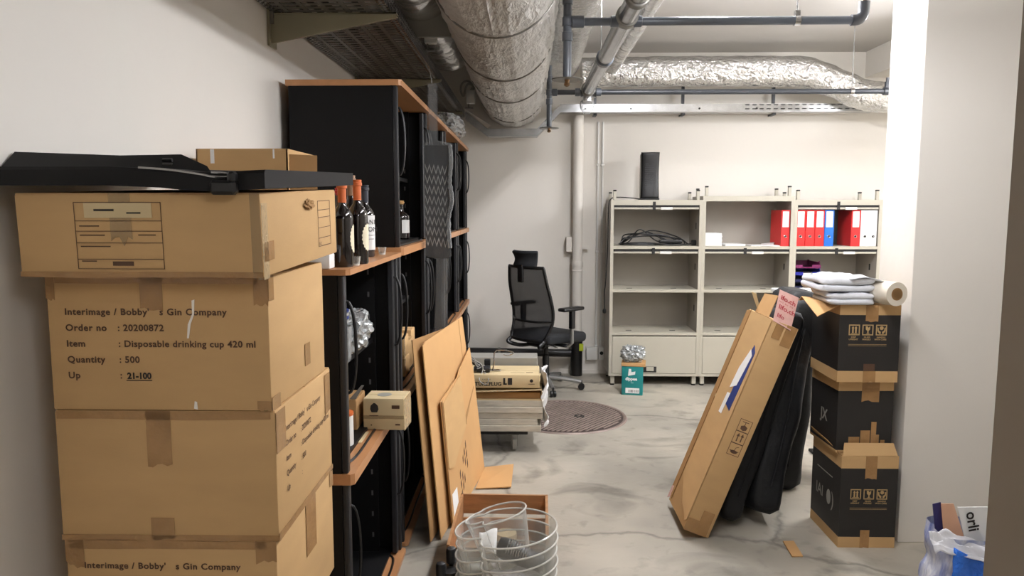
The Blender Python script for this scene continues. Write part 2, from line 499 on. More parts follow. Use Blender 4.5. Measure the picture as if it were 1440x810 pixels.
specs = [
    ('floor', 0.0, .283, 'brown cardboard carton at the very bottom of the tall left stack', -.995, -.535, 0),
    ('low', .283, .566, 'brown cardboard carton second from the floor in the tall left stack', -.992, -.534, 0),
    ('name', .566, .847, 'brown carton below the plain one, its company name line at the frame bottom', -.992, -.534, -.3),
    ('plain', .847, 1.130, 'brown carton with plain taped front, directly under the carton with the order lines', -.998, -.531, .4),
    ('order', 1.130, 1.415, 'brown carton printed with company name, order no, item and quantity lines', -.998, -.534, -.2)]
for key, z0, z1, lab, x0, x1, rz in specs:
    t, w, d, h = carton('cardboard_carton', lab, x0, x1, SY0, SY1 + (.04 if key in ('plain', 'name') else 0), z0, z1, rz, 'cartons in the left stack')
    if key == 'order':
        order_print(t, d, h, ORDER, .2035)
        b = MB()
        b.text('21-100', .018, T(-.07, -d - E1, .0690) @ FRONT @ Matrix.Shear('XZ', 4, (0.0, 0.0)), .0008)
        b.box(-.072, -.018, -d - E1 - .0004, -d - E1, .0645, .0662)
        b.build('handwriting', 'ink_black', t)
        tape_front(t, -.035, .012, .215, h, d); tape_front(t, -w, -w + .018, .235, h, d)
        tape_front(t, w - .03, w, .225, h, d); tape_front(t, -w + .02, w - .02, h - .016, h - .001, d, rag=.001)
        tape_front(t, w - .03, w, .001, .022, d, rag=.006)
        b = MB(); b.slab([(.060, -d - E1, .155), (.064, -d - E1, .155), (.069, -d - E1, .185), (.077, -d - E1, .205), (.079, -d - E1, .236), (.073, -d - E1, .234), (.073, -d - E1, .206), (.063, -d - E1, .184)], .0006)
        b.slab([(.068, -d - E1, .006), (.076, -d - E1, .004), (.075, -d - E1, .02), (.070, -d - E1, .022)], .0006)
        b.build('paint_streak', 'white_paint', t)
        tape_right(t, .03, .07, .05, .10, w); tape_right(t, -d, -d + .03, .23, h, w); tape_right(t, -d, -d + .05, 0, .03, w)
    elif key == 'plain':
        tape_front(t, -.04, .012, .165, h, d); tape_front(t, -.04, .01, .002, .05, d)
        tape_front(t, -w + .005, w - .01, h - .018, h - .001, d, rag=.002); tape_front(t, -w, w, .001, .012, d, rag=.002)
        tape_right(t, -d, -d + .06, .19, h - .004, w); tape_right(t, d - .06, d - .01, .17, h - .01, w); tape_right(t, -d, d, .002, .016, w)
        b = MB()
        for i, (a, c) in enumerate(ORDER):
            z = .222 - i * .034
            b.text(a, .0185, T(w + E1, -d + .06, z) @ RIGHT, .0003)
            if c: b.text(c, .0185, T(w + E1, -d + .168, z) @ RIGHT, .0003)
        b.build('print', 'ink', t)
    elif key == 'name':
        order_print(t, d, h, ORDER, h - .064, x=-.19)
        tape_front(t, -w, -w + .04, .225, h, d, rag=.01); tape_front(t, w - .045, w, .235, h, d, rag=.012)
        tape_front(t, -w + .01, w - .02, h - .02, h - .001, d, rag=.002)
        tape_right(t, -.02, .06, .15, h, w); tape_right(t, d - .03, d, .24, h, w)
    else:
        tape_front(t, -.03, .03, .2, h, d); tape_front(t, -.03, .03, 0, .07, d)
        order_print(t, d, h, ORDER, .2)

t, w, d, h = carton('cardboard_carton', 'wide shallow carton with printed form, topmost of the left stack under the black panel', -1.0, -.512, 1.435, 1.955, 1.4265, 1.5925, -1.2, 'cartons in the left stack', tilt=2.2)
b = MB()
fx0, fx1, fz0, fz1 = -.125, .048, .018, .148
def ln(x0, z0, x1, z1, k=.0012): b.box(min(x0, x1) - k / 2, max(x0, x1) + k / 2, -d - E1 - .0004, -d - E1, min(z0, z1) - k / 2, max(z0, z1) + k / 2)
for z in (fz0, .037, .069, .092, .112, fz1): ln(fx0, z, fx1, z)
ln(fx0, fz0, fx0, fz1); ln(fx1, fz0, fx1, fz1)
b.box(-.055, -.013, -d - E1 - .0004, -d - E1, .024, .0325)
for (x, z, l) in ((-.117, .083, .05), (-.117, .101, .04), (-.117, .061, .06), (-.117, .032, .03), (.0, .0835, .035)):
    b.box(x, x + l, -d - E1 - .0003, -d - E1, z, z + .0022)
b.build('printed_form', 'ink', t)
b = MB(); b.box(-.105, .03, -d - E1 - .0008, -d - E1, .118, .147); b.build('paper_label', 'card_pale', t)
for q in ((-.085, -.045, .131, .135), (-.02, .008, .126, .129)):
    b = MB(); b.box(q[0], q[1], -d - .0026, -d - .0019, q[2], q[3]); b.build('handwriting', 'ink_black', t)
tape_front(t, -.055, -.012, .07, h, d, 'tape_clear', .012); tape_front(t, w - .02, w, .0, h, d, 'tape_clear'); tape_front(t, -w, w, .001, .012, d, rag=.002)
tape_right(t, -d, -d + .03, .0, h - .02, w, 'tape_clear'); tape_right(t, -d + .005, -d + .06, .03, .07, w)
b = MB()
for z in (.03, .05, .075, .10, .118, .14): b.box(w + E1, w + E1 + .0004, .10, .20, z, z + .0012)
b.box(w + E1, w + E1 + .0004, .10, .1015, .03, .14); b.box(w + E1, w + E1 + .0004, .2, .2015, .03, .14)
b.text('NO.', .012, T(w + E1, .105, .033) @ RIGHT); b.build('printed_form', 'ink', t)
b = MB(); b.blob((w + .004, .03, .135), (.006, .03, .011), .5, 2.5, 3, 2.0); b.build('torn_hole', 'card_dark', t)

# black laminate panel lying on the top carton
t = thing('folded_display_board', 'black folded display panel lying across the top carton of the left stack', 'panel', (-.8, 1.7, 1.6))
b = MB()
def pan(u, v):
    return None
xs = [-1.085, -.80, -.70, -.655, -.60, -.50]
fb = [1.596, 1.596, 1.592, 1.587, 1.585, 1.590]
def station(x, z):
    return [(x, 1.405, z), (x, 1.405, z + .030), (x, 1.41, z + .036), (x, 2.12, z + .064), (x, 2.12, z + .030)]
rows = [[b.bm.verts.new(p) for p in station(x, z)] for x, z in zip(xs, fb)]
for a, c in zip(rows, rows[1:]):
    for k in range(5): b.bm.faces.new((a[k], a[(k + 1) % 5], c[(k + 1) % 5], c[k]))
b.bm.faces.new(rows[0][::-1]); b.bm.faces.new(rows[-1])
b.build('slab', 'black_foam', t, world=True)
b = MB(); b.slab([(-1.085, 1.50, 1.625), (-.64, 1.50, 1.622), (-.665, 1.535, 1.640), (-.73, 1.56, 1.666), (-.86, 1.56, 1.664), (-1.085, 1.56, 1.672)], -.022)
b.build('raised_flap', 'black_foam', t, world=True)
b = MB()
for z in (1.642, 1.652): b.cyl((-.755, 1.53, z), (-.735, 1.53, z), .004, 8)
b.build('hinge_pin', 'black_plastic', t, world=True)
b = MB(); b.tube(spline([(-.74, 1.404, 1.630), (-.68, 1.402, 1.6255), (-.62, 1.402, 1.617), (-.60, 1.402, 1.613), (-.57, 1.402, 1.612), (-.568, 1.402, 1.618), (-.60, 1.402, 1.621)]), .0022, 6)
b.build('edge_highlight', 'steel', t, world=True)  # highlight along the board's front edge, modelled as a thin steel line
b = MB(); b.box(-.60, -.55, 1.385, 1.41, 1.578, 1.606, bev=.006); b.box(-.566, -.55, 1.385, 1.41, 1.60, 1.622, bev=.005)
b.build('corner_block', 'black_plastic', t, world=True)

# ------------------------------------------------------------------ left: tambour cabinets
CXB, CXF, CXO = -1.045, -.592, -.552
def cabinet(y0, y1, z0, z1, label, bottom_board, top_board=True, shelves=(), th=.018):
    t = thing('tambour_cabinet', label, 'cabinet', (CXB, y0, z0), 0, 'black tambour cabinets along the left wall')
    zb = z0 + (.018 if bottom_board else 0)
    zt = z1 - (th if top_board else 0)
    b = MB()
    b.box(CXB, CXF, y0 + .004, y0 + .022, zb, zt); b.box(CXB, CXF, y1 - .022, y1 - .004, zb, zt)
    b.box(CXB, CXB + .012, y0 + .022, y1 - .022, zb, zt)
    b.box(CXB + .012, CXF - .02, y0 + .022, y1 - .022, zb, zb + .012)
    # inner liners standing off the sides (shutter guides)
    b.box(CXB + .02, CXF - .07, y0 + .055, y0 + .065, zb + .012, zt); b.box(CXB + .02, CXF - .07, y1 - .065, y1 - .055, zb + .012, zt)
    for z in shelves: b.box(CXB + .02, CXF - .08, y0 + .066, y1 - .066, z, z + .02)
    b.build('body', 'black_metal', t, world=True)
    b = MB()
    for y in (y0 + .0655, y1 - .0655):
        s = 1 if y < (y0 + y1) / 2 else -1
        k = zb + .08
        while k < zt - .05:
            for x in (CXF - .10, CXF - .32): b.box(x, x + .008, y, y + s * .001, k, k + .022)
            k += .096
    b.build('shelf_slots', 'slot', t, world=True)
    for s, yy in ((1, y0), (-1, y1)):
        b = MB()
        ya, yb = (yy + .004, yy + .032) if s > 0 else (yy - .032, yy - .004)
        b.box(CXF, CXF + .022, ya, yb, zb, zt, bev=.006, seg=2)
        ya, yb = (yy + .034, yy + .075) if s > 0 else (yy - .075, yy - .034)
        p = b.box(CXF - .012, CXF + .012, ya, yb, zb + .006, zt - .006, bev=.004)
        e = b.build('shutter_edge', 'black_profile', t, world=True)
        b = MB()
        hy = yy + s * .052
        zc = zt - .235; L = .15
        pts = [(CXF + .010 + .034 * math.sin(PI * k / 12) ** .7, hy, zc + L * math.cos(PI * k / 12)) for k in range(13)]
        b.tube(pts, .0055, 8); b.build('handle', 'black_plastic', e, world=True)
    def board(name, za, zc_):
        b = MB()
        pts = [(CXB - .012, y0 + .001), (CXO - .012, y0 + .001), (CXO, y0 + .013), (CXO, y1 - .013), (CXO - .012, y1 - .001), (CXB - .012, y1 - .001)]
        b.slab([(x, y, za) for x, y in pts], zc_ - za); o = b.build(name, 'wood', t, world=True)
        return o
    if bottom_board:
        board('bottom_board', z0, zb)
        b = MB(); b.tube(spline([(CXF - .06, y0 + .07, zb + .003), (CXF + .004, y0 + .13, zb + .003), (CXF + .008, (y0 + y1) / 2, zb + .003), (CXF + .004, y1 - .13, zb + .003), (CXF - .06, y1 - .07, zb + .003)]), .005, 6)
        b.build('shutter_track', 'black_plastic', t, world=True)
    if top_board: board('top_board', zt, z1)
    return t
JY = [2.262, 3.215, 3.262, 4.205, 4.21, 5.152, 5.157, 6.036, 6.041, 6.92]
ordn = ['nearest', 'second', 'third', 'fourth', 'fifth']
where = ['in the nearest column, beside the carton stack', 'in the second column from the camera', 'in the third column, behind the zigzag panel', 'in the fourth column, second from the back wall', 'in the last column, against the back wall']
for j in range(5):
    y0, y1 = JY[2 * j], JY[2 * j + 1]
    cabinet(y0, y1, 0.002, .695, 'black floor-level tambour cabinet with wooden top, ' + where[j], True, True)
    cabinet(y0, y1, .695, 1.366, 'black middle-level open tambour cabinet ' + where[j], True, True, shelves=((.98,) if j == 0 else (1.05,)) if j < 3 else ())
    if j > 0:
        cabinet(y0, y1, 1.366, 2.112, 'black top-level tambour cabinet ' + where[j], True, True, shelves=(1.70,), th=.026)
ZW = 1.366   # worktop of the near middle cabinet

# bottles on the near worktop
def bottle(label, x, y, z, H, r, body, cap, capm, lab=None, rot=0, capname='capsule'):
    t = thing('bottle', label, 'bottle', (x, y, z), math.radians(rot), 'bottles on the cabinets')
    b = MB()
    nr = r * .38
    b.lathe([(r * .9, 0), (r, .006), (r, H * .56), (r * .96, H * .61), (r * .75, H * .67), (nr * 1.15, H * .72), (nr, H * .77), (nr, H * .9)], seg=28)
    b.build('body', body, t)
    b = MB(); b.lathe([(nr * 1.06, H * (.76 if cap == 'long' else .9)), (nr * 1.08, H * .925), (nr * 1.32, H * .93), (nr * 1.32, H * .965), (nr * 1.15, H * .97), (nr * 1.2, H), (nr * .4, H)], seg=20)
    b.build(capname, capm, t)
    if lab:
        kind, lm, a0, a1, z0, z1 = lab
        b = MB()
        n = 16
        if kind == 'rect':
            b.grid(lambda u, v: Vector(((r + .0012) * math.cos(math.radians(a0 + (a1 - a0) * u)), (r + .0012) * math.sin(math.radians(a0 + (a1 - a0) * u)), H * (z0 + (z1 - z0) * v))), n, 2)
        else:
            zc = H * (z0 + z1) / 2; zr = H * (z1 - z0) / 2
            def f(u, v):
                k = v * (1 + .06 * (1 if int(round(u * 40)) % 2 else -1) * (v > .9))
                a = math.radians((a0 + a1) / 2 + (a1 - a0) / 2 * k * math.cos(2 * PI * u)); zz = zc + zr * k * math.sin(2 * PI * u)
                return Vector(((r + .0012 + .0004 * v) * math.cos(a), (r + .0012) * math.sin(a), zz))
            b.grid(f, 40, 5, closed_u=True)
        b.build('paper_label', lm, t)
    return t
bottle('dark wine bottle with orange capsule, nearest the carton stack', -.600, 2.385, ZW, .272, .034, 'bottle', 'long', 'cap_orange', ('round', 'cream', -60, 10, .17, .5), 25)
bottle('dark wine bottle with orange capsule and round cream label', -.582, 2.52, ZW, .285, .0345, 'bottle', 'long', 'cap_orange', ('round', 'cream', -62, 20, .16, .48), 8)
bottle('smoky bottle with a short red cap between the orange-capped bottles', -.660, 2.60, ZW, .26, .040, 'bottle_clear', 'short', 'cap_red', None)
bottle('bottle with tan capsule behind the orange-capped bottle with round label', -.655, 2.74, ZW, .31, .036, 'bottle', 'long', 'cap_tan', None)
t = bottle('slim bottle with dark capsule and tall white label, rearmost on the worktop', -.640, 2.90, ZW, .28, .036, 'bottle', 'long', 'cap_dark', ('rect', 'paper', -95, 15, .10, .58), 0)
b = MB()
for i, s in enumerate(('ANI', 'SON')):
    b.text(s, .026, T(-.022, -.0385, .128 - .028 * i) @ FRONT)
b.box(-.022, .02, -.0385, -.038, .085, .0865); b.box(-.022, .015, -.0385, -.038, .07, .0715)
b.xf(R(42, 'Z')); b.build('label_print', 'ink_black', t)
for lab, x, y in (('small clear shot glass in front of the orange-capped bottles', -.575, 2.445), ('small clear shot glass beside the white-labelled bottle', -.605, 3.05)):
    t = thing('shot_glass', lab, 'glass', (x, y, ZW), 0, 'shot glasses on the worktop')
    b = MB(); b.lathe([(.013, 0), (.018, .03), (.0165, .03), (.012, .006)], seg=18); b.build('bowl', 'clear', t)
    b = MB(); b.lathe([(.0135, 0), (.0140, .006), (.001, .006)], seg=18); b.build('base', 'clear_rim', t)
# bottles inside the near top cabinet
bottle('dark bottle with cork stopper and white label in the tall cabinet opening', -.668, 3.86, 1.398, .20, .046, 'bottle', 'short', 'cork', ('rect', 'paper', -70, 20, .16, .5), 0, 'cork')
bottle('half-hidden pale labelled bottle behind the edge of the tall cabinet opening', -.70, 3.70, 1.398, .235, .042, 'bottle', 'short', 'cork', ('rect', 'paper', -120, 60, .12, .8), 0, 'cork')
# white card box beside bottles
t, w, d, h = carton('white_box', 'small white box at the worktop corner beside the carton stack', -.70, -.615, 2.275, 2.335, ZW, ZW + .048, 0, None, mats='paper')
# open carton at the wall behind the black panel
t = thing('open_carton', 'open brown carton standing by the wall behind the black panel', 'box', (-.86, 2.47, ZW))
b = MB(); X0, X1, Y0, Y1, Z0, Z1 = -1.03, -.745, 2.30, 2.62, ZW, 1.738
for q in ((X0, X1, Y0, Y0 + .004), (X0, X1, Y1 - .004, Y1), (X0, X0 + .004, Y0, Y1), (X1 - .004, X1, Y0, Y1)): b.box(*q, Z0, Z1)
b.box(X0, X1, Y0, Y1, Z0, Z0 + .004); b.build('body', 'card', t, world=True)
b = MB(); b.slab([(X1, Y0 + .02, Z1 - .16), (X1 + .075, Y0 + .05, Z1 - .16), (X1 + .078, Y0 + .05, Z1 - .018), (X1, Y0 + .02, Z1 - .016)], .004); b.build('flap', 'card_dark', t, world=True)
b = MB(); b.box(X0 + .045, X0 + .057, Y0 - .001, Y0, Z1 - .045, Z1 - .002); b.box(X1 - .045, X1 - .040, Y0 - .001, Y0, Z1 - .03, Z1 - .002); b.build('tape', 'paper', t, world=True)

# contents of the near middle cabinet
tag((lambda b: (b.blob((-.70, 2.84, 1.078), (.085, .15, .085), .30, 2.2, 5, 3.0, flat=1.0), b.build('plastic_bag', 'bag_glass'))[1])(MB()), 'crumpled clear plastic bag of glassware on the shelf of the nearest open cabinet', 'bag')
for k in range(4):  # small stack of blue and grey plastic lids
    b = MB(); b.lathe([(.046, 0), (.05, .003), (.05, .011), (.03, .012)], (-.70, 2.64, 1.142 + k * .0125), 24)
    tag(b.build('plastic_lid', 'label_blue' if k % 2 else 'cable_grey'), ['lowest grey', 'lower blue', 'upper grey', 'topmost blue'][k] + ' plastic lid of the small stack in the nearest open cabinet', 'bowl', 'lids in the nearest cabinet')
b = MB(); b.lathe([(.05, 0), (.055, .01), (.06, .13), (.056, .13), (.05, .012), (.001, .012)], (-.70, 2.64, 1.0), 24)
tag(b.build('plastic_tub', 'film'), 'clear plastic tub under the stack of lids in the nearest open cabinet', 'tub')
Z7 = .7135 + .0005
t, w, d, h = carton('small_carton', 'small taped carton with round logo overhanging the lower wooden board', -.625, -.468, 2.735, 2.865, Z7, Z7 + .122, -2, None, mats='card_pale')
b = MB()
b.lathe([(.011, 0), (.016, .012), (.014, .026), (.003, .036)], (-.035, 0, .07), 14, )
b.xf(Matrix.Scale(.03, 4, (0, 1, 0))); b.xf(T(0, -d - E1, 0)); b.build('round_logo', 'ink_black', t)
for q in ((.032, .062, .085, .098), (-.055, -.02, .056, .059), (-.05, -.045, .018, .023), (.045, .063, .02, .026)):
    b = MB(); b.box(q[0], q[1], -d - E1 - .0004, -d - E1, q[2], q[3]); b.build('print', 'ink', t)
tape_front(t, -w, w, .045, .058, d, 'tape_clear', .001); tape_right(t, -d, d, .0, h, w, 'tape_clear')
b = MB(); b.lathe([(.028, 0), (.028, .0006)], (-.01, 0, h + .0005), 20); b.build('stamp', 'grey_plastic', t)
t, w, d, h = carton('small_carton', 'darker small carton with torn flap behind the canister on the lower board', -.765, -.645, 2.70, 2.86, Z7, Z7 + .125, 1, None, mats='card_dark')
b = MB(); b.slab([(w - .03, -d + .02, h), (w - .005, -d + .02, h), (w + .028, -d + .01, h + .055), (w + .018, -d + .01, h + .055)], .003); b.build('flap', 'cable_grey', t)
t = thing('canister', 'white canister with orange rims on the lower wooden board', 'canister', (-.652, 2.53, Z7))
b = MB(); b.lathe([(.036, .008), (.036, .118)], seg=26); b.build('body', 'white_plastic', t)
b = MB(); b.lathe([(.0375, 0), (.0375, .008), (.03, .008)], seg=26); b.lathe([(.0375, .118), (.0375, .128), (.02, .130)], seg=26); b.build('rim', 'cap_orange', t)
b = MB(); b.box(-.70, -.60, 2.58, 2.71, Z7, Z7 + .002); tag(b.build('paper_sheet', 'card_pale'), 'yellowed paper sheet lying on the lower wooden board by the canister', 'paper')
# second column: small cartons
for lab, q, zz in (('lower small carton stacked in the second open cabinet', (-.76, -.612, 3.60, 3.75), (Z7, Z7 + .10)), ('upper small carton stacked in the second open cabinet', (-.75, -.615, 3.605, 3.745), (Z7 + .10, Z7 + .205)),
                   ('plain carton behind the small stacked cartons in the second open cabinet', (-.80, -.62, 3.77, 3.92), (Z7, Z7 + .16)), ('flat carton leaning over the small stacked cartons in the second open cabinet', (-.82, -.63, 3.925, 4.05), (Z7, Z7 + .19))):
    t, w, d, h = carton('small_carton', lab, q[0], q[1], q[2], q[3], zz[0], zz[1], 0, 'small cartons in the second cabinet')
    if zz[1] - zz[0] < .12:
        for k in range(3):
            b = MB(); b.box(-.05 + k * .03, -.03 + k * .03, -d - E1 - .0004, -d - E1, .03, .055); b.build('print', 'ink', t)
        tape_right(t, -d, -d + .02, 0, h, w, 'tape_clear')
b = MB(); b.lathe([(.030, 0), (.03, .13), (.02, .135)], (-.66, 3.55, 1.07), 20)
tag(b.build('cardboard_tube', 'card_orange'), 'short tan cardboard tube on the shelf of the second open cabinet', 'tube')
for i, z in enumerate((.30, .52)):
    pass

# hanging zigzag panel in plastic
t = thing('zigzag_panel', 'black zigzag-patterned panel in a clear plastic sleeve hanging before the cabinets', 'panel', (-.48, 3.9, 1.3), math.radians(-6))
b = MB(); b.box(-.062, .070, -.006, .006, -.005, .585, bev=.003); b.build('panel', 'black_foam', t)
b = MB()
for k in range(8):
    z = .445 - k * .054
    pts = []
    n = 5
    for i in range(2 * n + 1):
        pts.append((-.060 + .116 * i / (2 * n), z + (.040 if i % 2 == 0 else 0) - .012 * i / (2 * n)))
    for (x0, z0), (x1, z1) in zip(pts, pts[1:]):
        wd = .0062
        b.slab([(x0, -.0068, z0 - wd), (x1, -.0068, z1 - wd), (x1, -.0068, z1 + wd), (x0, -.0068, z0 + wd)], .0005)
b.build('zigzag_print', 'zig', t)
def sleeve(u, v):
    z = -.56 + 1.46 * v
    wl = -.064 if v < .79 else -.040
    wr = .078 + .012 * math.sin(9 * v) if v < .79 else .006 + (.074 if v < .80 else 0)
    if v < .38: wl, wr = -.064 - (.38 - v) * .06 + .06, .062 - (.38 - v) * .08
    x = wl + (wr - wl) * u
    return Vector((x, -.012 - .008 * noise.noise(Vector((x * 20, z * 9, 1.5))), z))
b = MB(); b.grid(sleeve, 14, 90); b.grid(lambda u, v: sleeve(u, v) + Vector((0, .026, 0)), 14, 90); b.build('plastic_sleeve', 'film', t)
b = MB(); b.tube(spline([(.075, -.02, .585), (.082, -.022, .50), (.074, -.02, .40), (.085, -.024, .30), (.066, -.02, .2), (.072, -.02, .05)], 6), [.007 + .006 * abs(math.sin(q * 1.7)) for q in range(31)], 8); b.build('bunched_plastic', 'film', t)
b = MB(); b.tube([(-.02, 0, .90), (-.045, .0, 1.075)], .002, 6); b.build('hanging_wire', 'steel', t)

# crumpled plastic bag on the last cabinets
b = MB(); b.blob((-.60, 5.7, 2.18), (.11, .55, .075), .22, 2.4, 5, 7.0, flat=2.114)
tag(b.build('plastic_bag', 'film'), 'crumpled clear plastic wrapping lying on top of the rear cabinets', 'bag')
# ------------------------------------------------------------------ flattened cartons leaning on the cabinets
Bn, Bf, Tf, Tn = Vector((-.415, 3.32, .002)), Vector((-.285, 4.27, .002)), Vector((-.385, 4.25, .935)), Vector((-.500, 3.42, .925))
PN = (Bf - Bn).cross(Tn - Bn).normalized()
if PN.x < 0: PN = -PN
def PS(s, t, off=0.0):
    return (Bn * (1 - s) + Bf * s) * (1 - t) + (Tn * (1 - s) + Tf * s) * t + PN * off
t = thing('flattened_carton', 'tall flattened cardboard carton leaning on the cabinets, rear of the two sheets', 'cardboard', (-.4, 3.8, 0), 0, 'flattened cartons')
b = MB(); b.slab([PS(.02, 0), PS(.97, 0), PS(1.0, .55), PS(.985, 1.0), PS(.06, 1.0), PS(.0, .985)], .005); b.build('panel', 'card_orange', t, world=True)
b = MB(); b.slab([PS(-.05, 0.02, -.03), PS(.5, .02, -.03), PS(.9, .97, -.012), PS(-.07, 1.03, -.03)], .005); b.build('panel', 'card_dark', t, world=True)
b = MB(); b.slab([PS(.86, .0, .0055), PS(.868, .0, .0055), PS(.868, .995, .0055), PS(.86, .995, .0055)], .0006); b.build('crease', 'card_dark', t, world=True)
t = thing('flattened_carton', 'flattened cardboard carton with a flap spread on the floor, front of the two sheets', 'cardboard', (-.3, 3.8, 0), 0, 'flattened cartons')
b = MB(); b.slab([PS(.17, 0, .02), PS(1.02, 0, .02), PS(1.03, .62, .02), PS(1.0, .80, .02), PS(.66, .73, .02), PS(.60, .70, .02), PS(.17, .66, .02)], .005); b.build('panel', 'card_orange', t, world=True)
b = MB(); b.slab([PS(.19, .30, .027), PS(.30, .27, .027), PS(.66, .40, .027), PS(.64, .70, .027), PS(.20, .645, .027)], .004); b.build('inner_flap', 'card', t, world=True)
b = MB(); b.slab([PS(.16, .0, .028), PS(.172, .0, .028), PS(.182, .66, .028), PS(.17, .66, .028)], .003)
b.slab([PS(.655, .41, .0312), PS(.667, .40, .0312), PS(.70, .43, .026), PS(.98, .55, .026), PS(.98, .56, .026), PS(.69, .45, .026)], .0006); b.build('torn_edge', 'card_dark', t, world=True)
b = MB()
for k in range(5):
    for j in range(3):
        if (k + j) % 4 == 3: continue
        s0 = .42 + k * .045; t0 = .05 + j * .055 + k * .028
        b.slab([PS(s0, t0, .0255), PS(s0 + .018, t0 + .012, .0255), PS(s0 + .018, t0 + .05, .0255), PS(s0, t0 + .036, .0255)], .0005)
b.build('print', 'ink', t, world=True)
b = MB(); b.slab([PS(.22, .03, .0256), PS(.33, .03, .0256), PS(.33, .15, .0256), PS(.22, .15, .0256)], .0006); b.build('paper_label', 'paper', t, world=True)
F0, F1 = Vector((-.262, 3.99, .004)), Vector((-.243, 4.36, .004))
b = MB(); b.slab([(-.29, 3.97, .004), (-.092, 3.985, .010), (-.085, 4.32, .022), (-.262, 4.31, .004)], .005); b.build('floor_flap', 'card_orange', t, world=True)

# wooden crate with a few tins
t = thing('wooden_crate', 'open wooden crate on the floor behind the clear bins', 'crate', (-.115, 3.10, 0), math.radians(-1))
b = MB()
W_, D_, H_ = .205, .27, .215
b.box(-W_, W_, -D_, D_, .006, .016)
for (za, zb) in ((.004, .10), (.122, H_)):
    b.box(-W_, W_, D_ - .012, D_, za, zb); b.box(-W_, W_, -D_, -D_ + .012, za, zb - (.01 if zb > .2 else 0))
for (za, zb) in ((.004, .10), (.112, H_)):
    b.box(-W_, -W_ + .012, -D_, D_, za, zb); b.box(W_ - .012, W_, -D_, D_, za, zb)
b.build('slatted_body', 'crate', t)
for sx in (-1, 1):
    for sy in (-1, 1):
        b = MB(); x, y = sx * (W_ - .028), sy * (D_ - .028)
        b.slab([(x - sx * .018, y + sy * .016, .016), (x + sx * .016, y + sy * .016, .016), (x + sx * .016, y - sy * .018, .016)], H_ - .022 if sx * sy > 0 else -(H_ - .022))
        b.xf(Matrix.Identity(4)); 
        o = b.build('corner_post', 'crate', t)
for k, (x, y) in enumerate(((-.255, 2.93), (-.262, 2.99))):
    t2 = thing('food_tin', ['orange and white tin at the front left of the wooden crate', 'orange and white tin behind the front one in the wooden crate'][k], 'tin', (x, y, .017), 0, 'tins in the crate')
    b = MB(); b.lathe([(.030, 0), (.032, .004), (.032, .085), (.030, .09), (.028, .087)], seg=24); b.build('body', 'tin_orange', t2)
    for z in (.02, .045, .07):
        b = MB(); b.lathe([(.0323, z), (.0323, z + .010), (.031, z + .010)], seg=24); b.build('band', 'paper', t2)
b = MB(); b.lathe([(.045, 0), (.05, .004), (.05, .045), (.047, .05), (.01, .05)], (-.10, 3.28, .017), 28)
tag(b.build('cork_roll', 'card_pale'), 'pale round roll lying at the back of the wooden crate', 'roll')

# nested clear bins
def bin_outline(a, k):
    # rounded body with a dented spout lobe on the left
    r = .165 - .050 * math.exp(-((a - math.radians(222)) / .20) ** 2) + .016 * math.exp(-((a - math.radians(182)) / .5) ** 2) - .040 * math.exp(-((a - math.radians(128)) / .18) ** 2) * .4
    return Vector((r * math.cos(a) * 1.0, r * math.sin(a) * .92, 0)) * k
def clear_bin(label, loc, rot, s=1.0, h=.22, group='nested clear bins'):
    t = thing('clear_bin', label, 'bin', loc, 0, group, rot=rot)
    b = MB()
    def f(u, v):
        k = (.74 + .26 * v) * s
        p = bin_outline(2 * PI * u, k); p.z = h * v; return p
    vs = b.grid(f, 72, 6, closed_u=True)
    b.bm.faces.new([r[0] for r in vs][::-1])
    b.build('body', 'clear', t)
    b = MB(); b.tube([bin_outline(2 * PI * i / 72, s) + Vector((0, 0, h)) for i in range(72)], .0032, 8, closed=True); b.build('rim', 'clear_rim', t)
    return t
NB = ['bottom', 'second from the bottom', 'third from the bottom', 'fourth from the bottom', 'third from the top', 'second from the top', 'upper']
for k in range(7):
    clear_bin('clear acrylic bin, ' + NB[k] + ' of the full-size nested bins before the crate', (-.050 + .003 * (k % 2), 2.42, .014 + .0405 * k), (math.radians(1.5), math.radians(-4), 0))
clear_bin('smaller clear bin tilted inside the top of the nested bins', (-.062, 2.44, .345), (math.radians(-6), math.radians(-14), math.radians(8)), .62, .17)
# black ribbed nozzle and paper inside the top bin
t = thing('black_brush', 'black brush with a ribbed end lying in the top clear bin', 'brush', (-.02, 2.40, .385), 0, None, rot=(0, math.radians(15), math.radians(-14)))
b = MB(); b.tube([(-.085, 0, 0), (-.07, 0, 0), (-.03, 0, 0), (.03, 0, -.004), (.075, 0, -.006), (.085, 0, -.006)], [.030, .036, .037, .031, .026, .016], 24); b.build('handle', 'black_plastic', t)
b = MB()
for k in range(9): b.tube([(-.055 + k * .0085 + .0006 * c, .038 * math.cos(a), .038 * math.sin(a)) for c, a in enumerate([math.radians(10 + 16 * q) for q in range(11)])], .0016, 6)
b.build('ribbing', 'steel', t)
b = MB()
for k in range(130):
    x = random.uniform(.02, .08); a = math.radians(random.uniform(15, 165)); r0 = .03 - (x) * .05
    p = Vector((x, r0 * math.cos(a), r0 * math.sin(a) - .004)); d = Vector((random.uniform(-.2, .2), math.cos(a), math.sin(a))).normalized()
    b.tube([p, p + d * .012], .0008, 4)
b.build('bristles', 'steel', t)
b = MB(); b.grid(lambda u, v: Vector((-.165 + .06 * u, 2.40 + .02 * v + .06 * u * (v - .5), .40 + .055 * v - .004 * math.sin(6 * u))), 6, 6)
o = b.build('crumpled_paper', 'paper'); tag(o, 'scrap of white and peach paper tucked in the left lobe of the top clear bin', 'paper')
md = o.modifiers.new('Solidify', 'SOLIDIFY'); md.thickness = .0015
